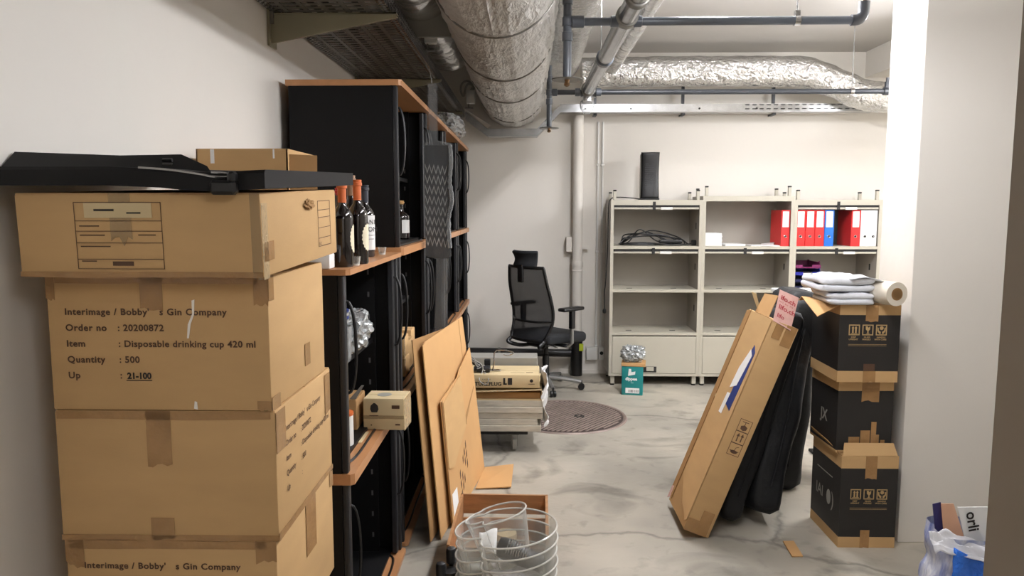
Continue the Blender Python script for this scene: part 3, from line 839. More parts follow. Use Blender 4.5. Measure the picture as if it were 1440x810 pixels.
b = MB(); b.blob((-.045, 2.42, .325), (.075, .07, .022), .5, 3, 4, 9.0); tag(b.build('plastic_bag', 'film_milky'), 'crumpled clear film lying under the brush in the top clear bin', 'bag')

# folded black tripod
t = thing('folded_tripod', 'folded black tripod standing with round rubber ends up, left of the clear bins', 'tripod', (-.285, 2.60, 0))
for (x, y, z) in ((-.032, -.02, .268), (.0, .035, .30), (.045, -.005, .262)):
    b = MB(); b.cyl((x * .3, y * .3, 0.03), (x, y, z - .06), .010, 14); g = b.build('leg', 'black_plastic', t)
    b = MB(); b.lathe([(.013, 0), (.019, .006), (.0195, .05), (.016, .060), (.006, .064)], (x, y, z - .064), 18); b.build('rubber_end', 'black_profile', g)
b = MB(); b.lathe([(.045, 0), (.05, .01), (.03, .03), (.024, .17), (.034, .19), (.034, .23), (.01, .235)], seg=20); b.build('hub', 'black_plastic', t)
# flat black case with a white card
t = thing('black_case', 'low black case on the floor between tripod and clear bins', 'case', (-.21, 2.70, 0))
b = MB(); b.box(-.09, .05, -.05, .07, .001, .20, bev=.01, seg=2); b.build('body', 'black_plastic', t)
b = MB(); b.box(-.04, .03, -.045, .03, .2002, .2012); b.build('white_card', 'paper', t)

# ------------------------------------------------------------------ dolly with boards
t = thing('platform_dolly', 'low wheeled dolly carrying the stack of boards', 'dolly', (-.20, 4.86, 0))
b = MB(); b.box(-.27, .20, -.24, .24, .115, .140, bev=.004); b.build('deck', 'black_inner', t)
for (x, y) in ((-.13, -.2), (.115, -.2), (-.13, .2), (.115, .2)):
    b = MB(); b.box(x - .028, x + .028, y - .028, y + .028, .108, .115)
    b.box(x - .02, x - .016, y - .018, y + .022, .035, .108); b.box(x + .016, x + .02, y - .018, y + .022, .035, .108); c = b.build('caster', 'steel_dark', t)
    b = MB(); b.lathe([(.012, -.013), (.036, -.012), (.038, 0), (.036, .012), (.012, .013)], seg=22, mtx=T(x, y + .006, .039) @ R(90, 'Y')); b.build('wheel', 'grey_plastic', c)
zz = .1405
for k in range(5):
    x0 = [-.50, -.49, -.495, -.485, -.50][k]; x1 = [.085, .06, .095, .095, .10][k]
    b = MB(); b.box(x0, x1, 4.60 + .004 * (k % 3), 5.12, zz, zz + .0395, bev=.003)
    b2 = tag(b.build('white_board', 'board'), ['lowest dusty white board on the dolly', 'second dusty white board from the dolly deck', 'middle dusty white board of the five on the dolly', 'fourth dusty white board from the dolly deck', 'topmost dusty white board on the dolly, under the cartons'][k], 'board', 'boards on the dolly')
    zz += .0405
t = thing('flat_carton', 'flat open-ended tan carton lying on the white boards of the dolly', 'box', (-.2, 4.86, zz))
b = MB(); x0, x1, y0, y1 = -.27, .29, -.255, .20
b.box(x0, x1, y0, y1, 0, .004); b.slab([(x0, y0, .052), (x1, y0, .070), (x1, y1, .075), (x0, y1, .075)], -.004); b.box(x0, x0 + .004, y0, y1, 0, .05); b.box(x1 - .004, x1, y0 + .03, y1, 0, .066); b.box(x0, x1, y1 - .004, y1, 0, .07); b.build('sleeve', 'card_pale', t)
b = MB(); b.box(x0 + .01, x1 - .012, y0 + .03, y1 - .01, .0045, .045); b.build('filling', 'card_dark', t)
zz += .077
t, w, d, h = carton('flat_carton', 'tan flat carton with black logo and lettering on the dolly stack', -.50, .075, 4.615, 4.905, zz, zz + .085, 0, None, mats='card_pale')
b = MB(); b.text('STURZFLUG', .034, T(-.14, -d - E1, .016) @ FRONT, .001); b.box(.055, .068, -d - E1 - .0005, -d - E1, .022, .066); b.box(.055, .078, -d - E1 - .0005, -d - E1, .022, .032)
b.box(.084, .112, -d - E1 - .0005, -d - E1, .022, .066); b.text('KURZFILM', .012, T(-.08, -d - E1, .052) @ FRONT); b.lathe([(.011, 0), (.011, .0005)], (0, 0, 0), 12, mtx=T(.235, -d - E1, .048) @ FRONT)
b.box(.215, .255, -d - E1 - .0005, -d - E1, .026, .029); b.build('print', 'ink_black', t)
b = MB(); b.box(.20, .245, -.075 - .0, -.062, h, h + .0006); b.box(.10, .19, -.075, -.071, h, h + .0006); b.build('top_print', 'ink', t)
zt_ = zz + .086
b = MB(); b.box(-.50, .065, 4.93, 5.10, zz, zz + .135, bev=.004); tag(b.build('grey_carton', 'grey_plastic'), 'grey carton behind the lettered tan carton on the dolly stack', 'box')
b = MB(); b.grid(lambda u, v: Vector((.088 + .02 * math.sin(v * 9 + u * 5) * (1 - v * .3) + .022 * noise.noise(Vector((u * 6, v * 8, 2))), 4.60 + .22 * u, .17 + .36 * v)), 20, 26)
o = tag(b.build('plastic_wrap', 'white_b'), 'torn white plastic wrapping hanging on the right side of the dolly stack', 'wrap')
o.location.x = .018
md = o.modifiers.new('Solidify', 'SOLIDIFY'); md.thickness = .003
# lamp and cables on top
t = thing('clamp_lamp', 'black clamp lamp tangled in grey cables on the dolly stack', 'lamp', (-.33, 4.74, zt_))
b = MB(); b.tube([(-.11, .03, .105), (-.05, 0, .075), (.03, -.04, .03)], .017, 14); b.build('arm', 'black_plastic', t)
b = MB(); b.cyl((.0, -.05, .024), (.085, -.05, .022), .022, 18); b.cyl((-.02, -.05, .024), (.0, -.05, .024), .016, 18); b.build('lamp_head', 'black_profile', t)
b = MB(); b.box(.045, .085, -.01, .02, 0, .075, bev=.004); b.build('clamp', 'black_inner', t)
b = MB(); b.tube(spline([(.10, -.01, .002), (.11, 0, .06), (.115, .01, .125), (.17, .01, .135), (.235, 0, .12), (.20, -.02, .105), (.17, -.02, .112)]), .0045, 8)
b.tube(spline([(.06, -.02, .012), (.10, -.03, .006), (.15, -.03, .008), (.14, -.0, .006), (.08, .01, .006)]), .004, 6); b.build('wire_hook', 'chrome', t)
b = MB()
for s in range(5):
    pts = []
    for k in range(8):
        a = k / 7
        pts.append((-.12 + .16 * a + random.uniform(-.02, .02), -.05 + random.uniform(-.03, .05), .12 - .10 * a + random.uniform(-.012, .03)))
    b.tube(spline(pts, 5), .0034, 6)
b.tube(spline([(-.1, -.06, .12), (-.02, -.09, .09), (.03, -.085, .06), (.04, -.08, .02), (.02, -.135, -.03), (.06, -.135, -.06), (.08, -.13, -.03), (.05, -.09, .01)], 6), .0034, 6)
b.build('cable', 'cable_grey', t)

# ------------------------------------------------------------------ manhole cover
t = thing('manhole_cover', 'round rusty manhole cover with diagonal ribs set in the floor', 'cover', (.285, 5.455, 0), math.radians(0))
b = MB(); RR = .452
b.lathe([(RR - .02, 0), (RR - .02, .006), (RR - .012, .009), (RR, .009), (RR + .008, .001)], seg=72); b.build('ring', 'iron', t)
b = MB(); b.lathe([(RR - .024, 0.0005), (RR - .024, .004), (RR - .03, .005), (.001, .005)], seg=72); b.build('plate', 'iron_dark', t); b = MB()
ca, sa = math.cos(math.radians(38)), math.sin(math.radians(38))
k = -.40
while k < .41:
    L = math.sqrt(max(0, (RR - .04) ** 2 - k * k))
    if L > .05: b.box(-L, L, k - .0075, k + .0075, .005, .0120, bev=.003, mtx=R(52, 'Z'))
    k += .031
b.build('ribs', 'iron', t)
b = MB(); b.tube([(.10 + .035 * math.cos(a), -.03 + .028 * math.sin(a), .011) for a in [math.radians(30 * q) for q in range(12)]], .0045, 6, closed=True); b.lathe([(.028, .006), (.028, .0108)], (.10, -.03, 0), 16); b.build('lifting_hole', 'dark_gap', t)

# ------------------------------------------------------------------ office chair
t = thing('office_chair', 'black mesh office chair with headrest and armrests in front of the back wall', 'chair', (.155, 6.33, 0), math.radians(-46))
for k in range(5):
    a = math.radians(90 + 72 * k + 20)
    dx, dy = math.cos(a), math.sin(a)
    b = MB(); b.tube([(dx * .03, dy * .03, .105), (dx * .16, dy * .16, .095), (dx * .31, dy * .31, .072)], [.026, .021, .015], 10)
    b.xf(Matrix.Identity(4)); sp = b.build('base_spoke', 'alu', t)
    b = MB(); cx, cy = dx * .31, dy * .31
    b.cyl((cx, cy, .05), (cx, cy, .085), .008, 10)
    for s in (-1, 1): b.lathe([(.006, -.010), (.026, -.009), (.028, 0), (.026, .009), (.006, .010)], seg=18, mtx=T(cx - dy * s * .014, cy + dx * s * .014, .029) @ Matrix.Rotation(a, 4, 'Z') @ R(90, 'X'))
    b.build('caster', 'black_plastic', sp)
b = MB(); b.lathe([(.034, .075), (.034, .13), (.029, .14), (.029, .30), (.021, .305), (.021, .40)], seg=20); b.build('gas_lift', 'black_plastic', t)
b = MB(); b.box(-.09, .09, -.15, .13, .385, .435, bev=.015, seg=2); b.box(-.25, .25, -.02, .04, .395, .415, bev=.006); b.build('mechanism', 'black_profile', t)
b = MB(); b.cyl((.09, .03, .405), (.17, .05, .40), .006, 8); b.box(.15, .20, .02, .08, .392, .408, bev=.004); b.cyl((.09, -.06, .405), (.2, -.06, .395), .006, 8); b.build('lever', 'alu', t)
b = MB()
def seat(u, v):
    x = (u - .5) * 2; y = (v - .5) * 2
    return None
b.box(-.245, .245, -.215, .265, .435, .515, bev=.034, seg=4)
for v in b.bm.verts:
    if v.co.z > .47: v.co.z += .012 * (1 - (v.co.x / .25) ** 2) * -1 + .01
    if v.co.y > .2: v.co.z -= .02
b.build('seat', 'chair_fabric', t)
prof = spline([(1.075, -.285), (.95, -.268), (.82, -.235), (.70, -.205), (.60, -.205), (.52, -.235), (.465, -.262)], 6)   # (z, y)
prof = spline([(0, y, z) for z, y in [(1.075, -.285), (.95, -.266), (.82, -.232), (.70, -.205), (.60, -.208), (.52, -.240), (.46, -.268)]], 6)
NP = len(prof)
def halfw(z):
    q = (z - .46) / .615
    return .205 + .035 * math.sin(PI * min(1, max(0, q * .9 + .1))) - .02 * max(0, .25 - q) / .25
def backp(u, v, off=0.0):
    p = prof[min(NP - 1, int(round(v * (NP - 1))))]
    hw = halfw(p.z); x = (u - .5) * 2
    return Vector((x * hw, p.y + .045 * x * x * 1.0 + off, p.z))
b = MB(); b.grid(lambda u, v: backp(u, v), 18, NP - 1); b.build('mesh_back', 'chair_mesh', t)
b = MB()
ring = [backp(0, i / (NP - 1)) for i in range(NP)] + [backp(i / 10, 1) for i in range(1, 10)] + [backp(1, 1 - i / (NP - 1)) for i in range(NP)] + [backp(1 - i / 10, 0) for i in range(1, 10)]
b.tube(ring, .014, 8, closed=True)
for s in (-1, 1):
    p = backp(.5 + s * .5, 1)
    b.tube(spline([backp(.5 + s * .5, .9), p, (s * .19, -.27, .425), (s * .13, -.19, .392), (s * .06, -.08, .40)], 6), .017, 8)
b.tube(spline([backp(0.0, .62), (-.12, -.235, .62), (.12, -.235, .62), backp(1.0, .62)], 6), .010, 8)
b.build('back_frame', 'black_plastic', t)
b = MB(); b.box(-.03, .03, -.315, -.292, .95, 1.10, bev=.008, seg=2); b.build('headrest_post', 'black_plastic', t)
b = MB()
b.grid(lambda u, v: Vector(((u - .5) * (.27 + .03 * math.sin(PI * v) * -1 + .03 * v), -.300 + .05 * (2 * u - 1) ** 2 + .02 * math.sin(PI * v) + (.0), 1.075 + .135 * v)), 14, 8)
o = b.build('headrest', 'chair_fabric', t); md = o.modifiers.new('Solidify', 'SOLIDIFY'); md.thickness = .035; md.offset = 0; md = o.modifiers.new('Bevel', 'BEVEL'); md.width = .012; md.segments = 3
for s in (-1, 1):
    b = MB(); b.tube([(s * .24, .01, .40), (s * .295, .01, .44), (s * .295, .01, .60)], .016, 10); a_ = b.build('armrest_post', 'alu', t)
    b = MB(); b.box(s * .295 - .02, s * .295 + .02, -.012, .032, .56, .715, bev=.008, seg=2); b.build('sleeve', 'black_plastic', a_)
    b = MB(); b.box(s * .29 - .042, s * .29 + .042, -.12, .13, .712, .742, bev=.013, seg=3); b.build('armrest_pad', 'black_plastic', t)

# ------------------------------------------------------------------ things on the back wall
t = thing('drain_pipe', 'white vertical drain pipe on the back wall beside the conduits, black at its foot', 'pipe', (.455, 6.86, 0))
b = MB(); b.cyl((0, 0, .34), (0, 0, 2.40), .047, 24); b.lathe([(.05, 0), (.053, .008), (.05, .016)], (0, 0, .98), 24); b.lathe([(.05, 0), (.053, .008), (.053, .05), (.05, .06)], (0, 0, 1.02), 24); b.build('pipe', 'wall', t)
b = MB(); b.lathe([(.056, 0), (.056, .36), (.066, .37), (.066, .41), (.05, .415)], (0, 0, 0), 24); b.build('foot_sleeve', 'black_plastic', t)
b = MB(); b.box(-.105, .105, .03, .045, 1.185, 1.215); b.box(-.105, -.05, .0, .078, 1.16, 1.30, bev=.004); b.build('wall_bracket', 'wall', t)
b = MB(); b.box(.02, .06, -.062, -.05, .24, .31, bev=.003); b.build('marker', 'lime', t)
t = thing('floor_pipe', 'black horizontal pipe along the foot of the back wall', 'pipe', (-.2, 6.83, .23))
b = MB(); b.tube([(-.40, 0, .0), (.60, 0, -.015)], .036, 18); b.build('pipe', 'black_plastic', t)
b = MB(); b.lathe([(.042, -.012), (.044, 0), (.042, .012)], seg=18, mtx=T(-.07, 0, -.006) @ R(90, 'Y')); b.cyl((-.07, 0, 0), (-.07, .11, 0), .006, 8); b.build('clip', 'steel_dark', t)
for k, (x, lab) in enumerate(((.642, 'left white conduit running down the back wall to the sockets'), (.684, 'right white conduit running down the back wall to the sockets'))):
    t = thing('conduit', lab, 'conduit', (x, 6.925, .2), 0, 'white conduits')
    b = MB(); b.tube([(0 , 0, .0 if k else .03), (.0, 0, .07), (0, 0, 2.15)], .0095, 10); b.build('tube', 'white_plastic', t)
    for z in (.06, .95, 1.75):
        b = MB(); b.box(-.014, .014, -.013, .014, z, z + .02, bev=.003); b.build('clip', 'white_plastic', t)
for k, (x, lab) in enumerate(((.60, 'white junction box at the foot of the left conduit'), (.715, 'white double wall socket beside the junction box'))):
    t = thing('junction_box' if k == 0 else 'wall_socket', lab, 'socket' if k else 'box', (x, 6.915, .20), 0)
    b = MB(); b.box(-.05, .05, -.025, .022, -.06, .06, bev=.006, seg=2); b.build('body', 'white_plastic', t)
    if k:
        for s in (-1, 1):
            b = MB(); b.lathe([(.017, 0), (.017, .002)], seg=16, mtx=T(s * .022, -.0245, .005) @ R(90, 'X')); b.build('outlet', 'dark_gap', t)

# ------------------------------------------------------------------ shelving
SYF, SYB = 6.46, 6.88
def shelf_unit(x0, x1, top, label, flaps, first=False):
    t = thing('shelving_unit', label, 'shelf', (x0, SYF, 0), 0, 'grey enamel shelving units')
    b = MB(); zb = .085
    b.box(x0, x0 + .022, SYF, SYB, zb, top); b.box(x1 - .022, x1, SYF, SYB, zb, top)
    b.box(x0 + .022, x1 - .022, SYB - .015, SYB, zb, top)
    b.box(x0 + .022, x1 - .022, SYF, SYB - .015, zb, zb + .02)
    b.box(x0 + .022, x1 - .022, SYF, SYB - .015, top - .04, top)
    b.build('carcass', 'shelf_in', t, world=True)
    b = MB(); b.box(x0 - .001, x0 + .026, SYF - .006, SYF, zb, top); b.box(x1 - .026, x1 + .001, SYF - .006, SYF, zb, top); b.box(x0 + .026, x1 - .026, SYF - .006, SYF, top - .045, top); b.box(x0 + .026, x1 - .026, SYF - .006, SYF, zb, zb + .022)
    b.build('front_frame', 'shelf', t, world=True)
    tops = {1: top - .045, 2: 1.208, 3: .833}
    for z in (1.235, .855, .475):
        b = MB(); b.box(x0 + .022, x1 - .022, SYF - .005, SYB - .016, z - .025, z, bev=.002); s_ = b.build('shelf_board', 'shelf', t, world=True)
        if z < 1:
            for q in (.16, .55):
                b = MB(); b.box(x0 + q, x0 + q + .05, SYF + .10, SYF + .13, z, z + .0012); b.build('grip_slot', 'dark_gap', s_, world=True)
    for r in flaps:
        zt = tops[r]
        b = MB(); b.box(x0 + .028, x1 - .028, SYF + .003, SYF + .36, zt - .020, zt - .001); fl_ = b.build('flap_recess', 'dark_gap', t, world=True)
        b = MB(); b.box(x0 + .030, x1 - .030, SYF - .004, SYF + .34, zt - .036, zt - .020, bev=.002); d_ = b.build('raised_flap', 'shelf', t, world=True)
        b = MB(); xm = x0 + .43; b.box(xm, xm + .10, SYF - .012, SYF - .004, zt - .040, zt - .018, bev=.002); b.build('pull', 'white_plastic', d_, world=True)
        b = MB(); xm = x0 + .36; b.box(xm, xm + .025, SYF - .009, SYF - .004, zt - .040, zt + (.03 if r == 1 else .012)); b.build('latch', 'dark_gap', d_, world=True)
    b = MB(); b.box(x0 + .028, x1 - .028, SYF - .008, SYF + .012, .110, .440, bev=.002); d_ = b.build('door', 'shelf', t, world=True)
    b = MB(); b.box(x0 + .305, x0 + .42, SYF - .0095, SYF - .008, .120, .172); b.build('handle_recess', 'dark_gap', d_, world=True)
    b = MB(); b.box(x0 + .33, x0 + .395, SYF - .016, SYF - .0095, .132, .17, bev=.002); b.build('handle', 'shelf', d_, world=True)
    for zc in (1.38, 1.02, .65):
        b = MB(); b.box(x1 - .0235, x1 - .022, SYF + .12, SYF + .145, zc, zc + .055); b.build('slot', 'dark_gap', t, world=True)
    for zc in (1.35, 1.1, .72, .36):
        b = MB(); b.box(x0 - .0012, x0, SYF + .05, SYF + .07, zc, zc + .04); b.build('slot', 'grey_plastic', t, world=True)
    for (xx_) in (x0 + .035, x1 - .035):
        for yy in (SYF + .03, SYB - .05):
            b = MB(); b.box(xx_ - .018, xx_ + .018, yy - .018, yy + .018, .012, zb, bev=.003); lg = b.build('leg', 'shelf', t, world=True)
            b = MB(); b.cyl((xx_, yy, 0.0005), (xx_, yy, .014), .02, 14); b.build('foot', 'black_plastic', lg, world=True)
            b = MB(); b.box(xx_ - .013, xx_ + .013, yy - .013, yy + .013, top, top + .062 + (.012 if yy < 6.6 else 0), bev=.002); pp = b.build('top_post', 'shelf', t, world=True)
            b = MB(); z_ = top + .062 + (.012 if yy < 6.6 else 0); b.box(xx_ - .014, xx_ + .014, yy - .014, yy + .014, z_, z_ + .013, bev=.003); b.build('cap', 'black_plastic', pp, world=True)
    return t
shelf_unit(.715, 1.505, 1.635, 'left grey shelving unit with the black tower on top', (1, 2))
shelf_unit(1.508, 2.290, 1.668, 'middle grey shelving unit, slightly taller, with papers and one red binder', (2,))
shelf_unit(2.293, 3.040, 1.635, 'right grey shelving unit with binders and letter trays, beside the pier', (1, 2, 3))

t = thing('tower_heater', 'tall black tower heater standing on the left shelving unit', 'heater', (1.066, 6.62, 1.6355), math.radians(-4))
b = MB()
b.grid(lambda u, v: Vector((.078 * (1 - .06 * math.sin(PI * v)) * (2 * u - 1), -.065 - .012 * (1 - (2 * u - 1) ** 2) - .006 * math.cos(2 * PI * v), .012 + .40 * v)), 10, 20)
o = b.build('front_panel', 'black_plastic', t); md = o.modifiers.new('Solidify', 'SOLIDIFY'); md.thickness = .012; md.offset = 0
b = MB(); b.box(-.080, .072, -.062, .075, .010, .412, bev=.018, seg=3); b.build('housing', 'grey_plastic', t)
b = MB(); b.box(-.088, .085, -.085, .085, .0, .014, bev=.005, seg=2); b.build('foot', 'black_plastic', t)
b = MB()
for k in range(14): b.box(-.045, .045, -.0825, -.0805, .10 + k * .016, .106 + k * .016)
b.build('grille', 'black_profile', t)
b = MB()
for k in range(6): b.box(-.052 + k * .018, -.042 + k * .018, -.0792, -.0775, .366, .371)
for s in (-1, 1): b.box(s * .055 - .01, s * .055 + .01, -.076, -.074, .398, .404)
b.build('buttons', 'grey_plastic', t)
b = MB(); b.tube(spline([(1.0, 6.64, 1.645), (.90, 6.60, 1.655), (.80, 6.58, 1.66), (.735, 6.55, 1.652), (.703, 6.52, 1.60), (.698, 6.50, 1.4), (.696, 6.52, 1.15), (.68, 6.50, .90), (.672, 6.50, .82), (.675, 6.50, .68)], 8), .0042, 8)
b.lathe([(.010, 0), (.016, .008), (.016, .03), (.005, .045)], (.675, 6.50, .64), 12)
tag(b.build('power_cord', 'cable'), 'black power cord hanging down the left side of the shelving', 'cord')
# cable pile
t = thing('cable_bundle', 'black cables with a power adapter piled on the top left shelf', 'cable', (1.12, 6.60, 1.235))
b = MB()
for s in range(7):
    pts = [(-.30 + random.uniform(-.05, .03), random.uniform(-.05, .08), .012), (-.22 + random.uniform(-.06, .06), random.uniform(-.05, .08), .03 + random.uniform(0, .07)), (-.08 + random.uniform(-.06, .14), random.uniform(-.05, .06), .05 + random.uniform(0, .10)), (.04 + random.uniform(-.03, .2), random.uniform(-.05, .06), .03 + random.uniform(0, .05)), (.12 + .03 * s, random.uniform(-.05, .05), .012)]
    b.tube(spline(pts, 8), .0058, 8)
for s in range(5):
    b.tube(spline([(-.3, .02 * s, .01), (-.1, -.05 + .02 * s, .008 + .004 * s), (.1, .03 - .02 * s, .01), (.28, -.03, .012), (.34, -.02, .02)], 8), .0062, 8)
b.build('cable', 'cable', t)
b = MB(); b.box(.04, .24, -.04, .02, .02, .052, bev=.008, seg=2); b.build('adapter', 'black_plastic', t)
b = MB(); b.box(.32, .36, -.045, -.005, .002, .05, bev=.006); b.build('plug', 'black_plastic', t)
# papers
b = MB()
for k in range(9): b.box(1.545 + .003 * math.sin(k * 2.1), 1.700 - .002 * (k % 3), 6.53, 6.74, 1.2352 + k * .0125, 1.2352 + k * .0125 + .0115, bev=.002)
tag(b.build('paper_stack', 'paper'), 'stack of white paper at the left end of the middle unit top shelf', 'paper')
b = MB(); b.box(1.72, 1.895, 6.50, 6.72, 1.2352, 1.252, bev=.002); tag(b.build('paper_stack', 'paper'), 'low pad of white paper between the paper stack and the loose sheets', 'paper')
b = MB(); b.box(1.94, 2.19, 6.49, 6.72, 1.2352, 1.2422); b.slab([(2.02, 6.468, 1.2366), (2.12, 6.468, 1.2366), (2.20, 6.66, 1.262), (2.08, 6.66, 1.248)], .002); tag(b.build('loose_paper', 'paper'), 'loose white sheets lying left of the red binder in the middle unit', 'paper')
# binders
def binder(label, x, w, colr, labelled, y=6.475, grp='ring binders on the top shelf', deep=.285, dark=None):
    t = thing('ring_binder', label, 'binder', (x, y, 1.2355), 0, grp)
    b = MB(); h = .312
    b.box(0, .004, 0, deep, 0, h, bev=.0015); b.box(w - .004, w, 0, deep, 0, h, bev=.0015); b.box(.002, w - .002, 0, .004, 0, h, bev=.0015); b.build('cover', colr, t)
    b = MB(); b.box(.006, w - .006, .02, deep - .01, .004, h - .015); b.build('pages', 'paper', t)
    b = MB(); zc = .085; xc = w / 2
    b.tube([(xc + .0105 * math.cos(a), -.0006, zc + .0105 * math.sin(a)) for a in [2 * PI * q / 16 for q in range(16)]], .0022, 6, closed=True); b.build('finger_ring', 'chrome', t)
    b = MB(); b.lathe([(.009, 0), (.009, .0012)], seg=14, mtx=T(xc, -.0001, zc) @ R(90, 'X')); b.build('finger_hole', 'dark_gap', t)
    if labelled:
        b = MB(); b.box(w * .14, w * .86, -.0010, 0, .165, .300); b.build('spine_label', 'paper', t)
    return t
t = binder('single red ring binder at the right end of the middle shelving unit', 2.19, .075, 'red', True)
xs_ = 2.318
for lab in ('first red ring binder from the left in the right shelving unit', 'second red ring binder from the left in the right shelving unit', 'third red ring binder, touching the blue one'):
    binder(lab, xs_, .079, 'red', True); xs_ += .0815
binder('blue ring binder with white spine label beside the three red ones', xs_, .080, 'blue', True)
binder('red ring binder standing next to the two white ones', 2.79, .078, 'red', True)
binder('left white ring binder, touching a red one', 2.871, .078, 'white_b', False)
binder('right white ring binder at the edge by the pier', 2.951, .060, 'white_b', False)
# letter trays
for k, (m_, lab) in enumerate((('tray_navy', 'lowest navy letter tray in the right shelving unit'), ('tray_navy', 'second navy letter tray from the bottom'), ('tray_blue', 'bright blue letter tray, second from the top'), ('tray_purple', 'plum letter tray on top of the tray stack'))):
    t = thing('letter_tray', lab, 'tray', (2.435, 6.64, .8562 + k * .062), math.radians(random.uniform(-2, 2)), 'letter trays')
    b = MB(); w_, d_ = .115, .155
    b.box(-w_, w_, -d_, d_, 0, .004); b.box(-w_, -w_ + .004, -d_ + .02, d_, 0, .052); b.box(w_ - .004, w_, -d_ + .02, d_, 0, .052); b.box(-w_, w_, d_ - .004, d_, 0, .05)
    b.box(-w_, -w_ * .35, -d_, -d_ + .004, 0, .030); b.box(w_ * .35, w_, -d_, -d_ + .004, 0, .030); b.box(-w_ * .35, w_ * .35, -d_, -d_ + .004, 0, .012); b.build('tray', m_, t)
    for sx in (-1, 1):
        for sy in (-1, 1):
            b = MB(); b.box(sx * (w_ - .006) - .005, sx * (w_ - .006) + .005, sy * (d_ - .03) - .008, sy * (d_ - .03) + .008, .052, .0615); b.build('stacking_foot', m_, t)
    if k in (0, 2):
        b = MB(); b.box(-w_ + .01, w_ - .012, -d_ + .01, d_ - .01, .0045, .009 + .004 * k); b.build('papers', 'paper', t)
# teal box with plastic bottles
t, w, d, h = carton('teal_box', 'teal and navy printed box on the floor before the left shelving unit', .80, .975, 6.105, 6.26, 0, .245, -10, None, mats='teal')
b = MB(); b.box(-w - .0014, -w - .0006, -d, d, .002, h - .003); b.build('navy_side', 'navy', t)
b = MB(); b.text('dippee', .036, T(-.057, -d - E1, .128) @ FRONT, .0016); b.slab([(-.035, -d - .002, .165), (.022, -d - .002, .178), (.025, -d - .002, .205), (-.008, -d - .002, .197), (-.01, -d - .002, .225), (-.03, -d - .002, .225)], .0006); b.box(-.012, .01, -d - E1 - .0004, -d - E1, .105, .108); b.build('print', 'paper', t)
b = MB(); b.box(-.055, .06, -d - E1 - .0006, -d - E1, .018, .062); lb = b.build('barcode_label', 'paper', t)
b = MB(); k = -.03
while k < .052: b.box(k, k + random.uniform(.002, .005), -d - .0024, -d - .0019, .024, .048); k += .0085
b.build('barcode', 'ink_black', lb)
b = MB(); b.box(-w - .005, w + .02, -d - .004, d + .004, h + .0005, h + .030, bev=.003); b.build('tray_lid', 'card_orange', t)
for k in range(6):
    x, y = .835 + .05 * (k % 3), 6.135 + .055 * (k // 3)
    t2 = thing('plastic_bottle', ['front left', 'front middle', 'front right', 'rear left', 'rear middle', 'rear right'][k] + ' clear plastic bottle lying wrapped on the teal box', 'bottle', (x, y, .278), 0, 'clear bottles on the teal box')
    b = MB(); b.lathe([(.018, 0), (.022, .004), (.022, .075), (.009, .10), (.009, .115)], seg=16); b.build('body', 'clear', t2)
    b = MB(); b.lathe([(.011, .112), (.011, .124), (.004, .125)], seg=14); b.build('cap', 'grey_plastic', t2)
b = MB(); b.blob((.885, 6.165, .348), (.098, .078, .068), .28, 3.2, 5, 4.0, flat=.277)
tag(b.build('plastic_wrap', 'bag_glass'), 'shiny crumpled clear wrap around the bottles on the teal box', 'wrap')
# ------------------------------------------------------------------ long carton leaning right
TH = 21.0
t = thing('long_carton', 'long brown carton leaning to the right against the black padded bags', 'box', (.856, 3.38, 0.001), 0, None, rot=(0, math.radians(TH), 0))
# local: x from -.127 (upper-left face) to 0, y 0..0.37, z along the carton
L_ = 1.075
b = MB(); b.box(-.127, 0, 0, .365, 0, L_, bev=.004, seg=2); b.build('body', 'card', t)
b = MB(); b.slab([(-.1295, .002, .05), (-.1295, .022, .035), (-.1295, .09, .06), (-.1295, .15, .075), (-.1295, .21, .12), (-.1295, .26, .15), (-.1295, .305, .17), (-.1295, .31, .60), (-.1295, .31, L_ - .002), (-.1295, .002, L_ - .002)], -.0022)
b.build('overlap_panel', 'card', t)
b = MB(); b.slab([(-.128, .325, .02), (-.1278, .385, .05), (-.1278, .385, L_ - .01), (-.128, .325, L_)], -.003); b.build('side_flap', 'card_dark', t)
for q in ((-.07, -.015, -.0018, 0, .0, .12), (-.127, -.04, -.0024, -.0018, .0, .065), (-.055, -.006, -.0018, 0, L_ - .10, L_), (-.105, -.065, -.0018, 0, L_ - .08, L_ - .01), (-.1315, -.1295, .03, .10, L_ - .14, L_), (-.1315, -.1295, .17, .24, L_ - .12, L_)):
    b = MB(); b.box(*q); b.build('tape', 'tape', t)
b = MB(); b.box(-.1302, -.1295, .30, .325, .60, .615); b.build('strap_mark', 'card_pale', t)
b = MB(); b.slab([(-.1318, .045, .60), (-.1318, .125, .615), (-.1318, .10, .86), (-.1318, .075, .93), (-.1318, .03, .90)], -.0015); lb = b.build('shipping_label', 'label_blue', t)
b = MB(); b.slab([(-.1328, .085, .72), (-.1328, .165, .69), (-.1328, .15, .80), (-.1328, .095, .905), (-.1328, .05, .88)], -.0008); b.slab([(-.1328, .13, .56), (-.1328, .175, .56), (-.1328, .165, .665), (-.1328, .12, .67)], -.0008); b.build('label_paper', 'paper', lb)
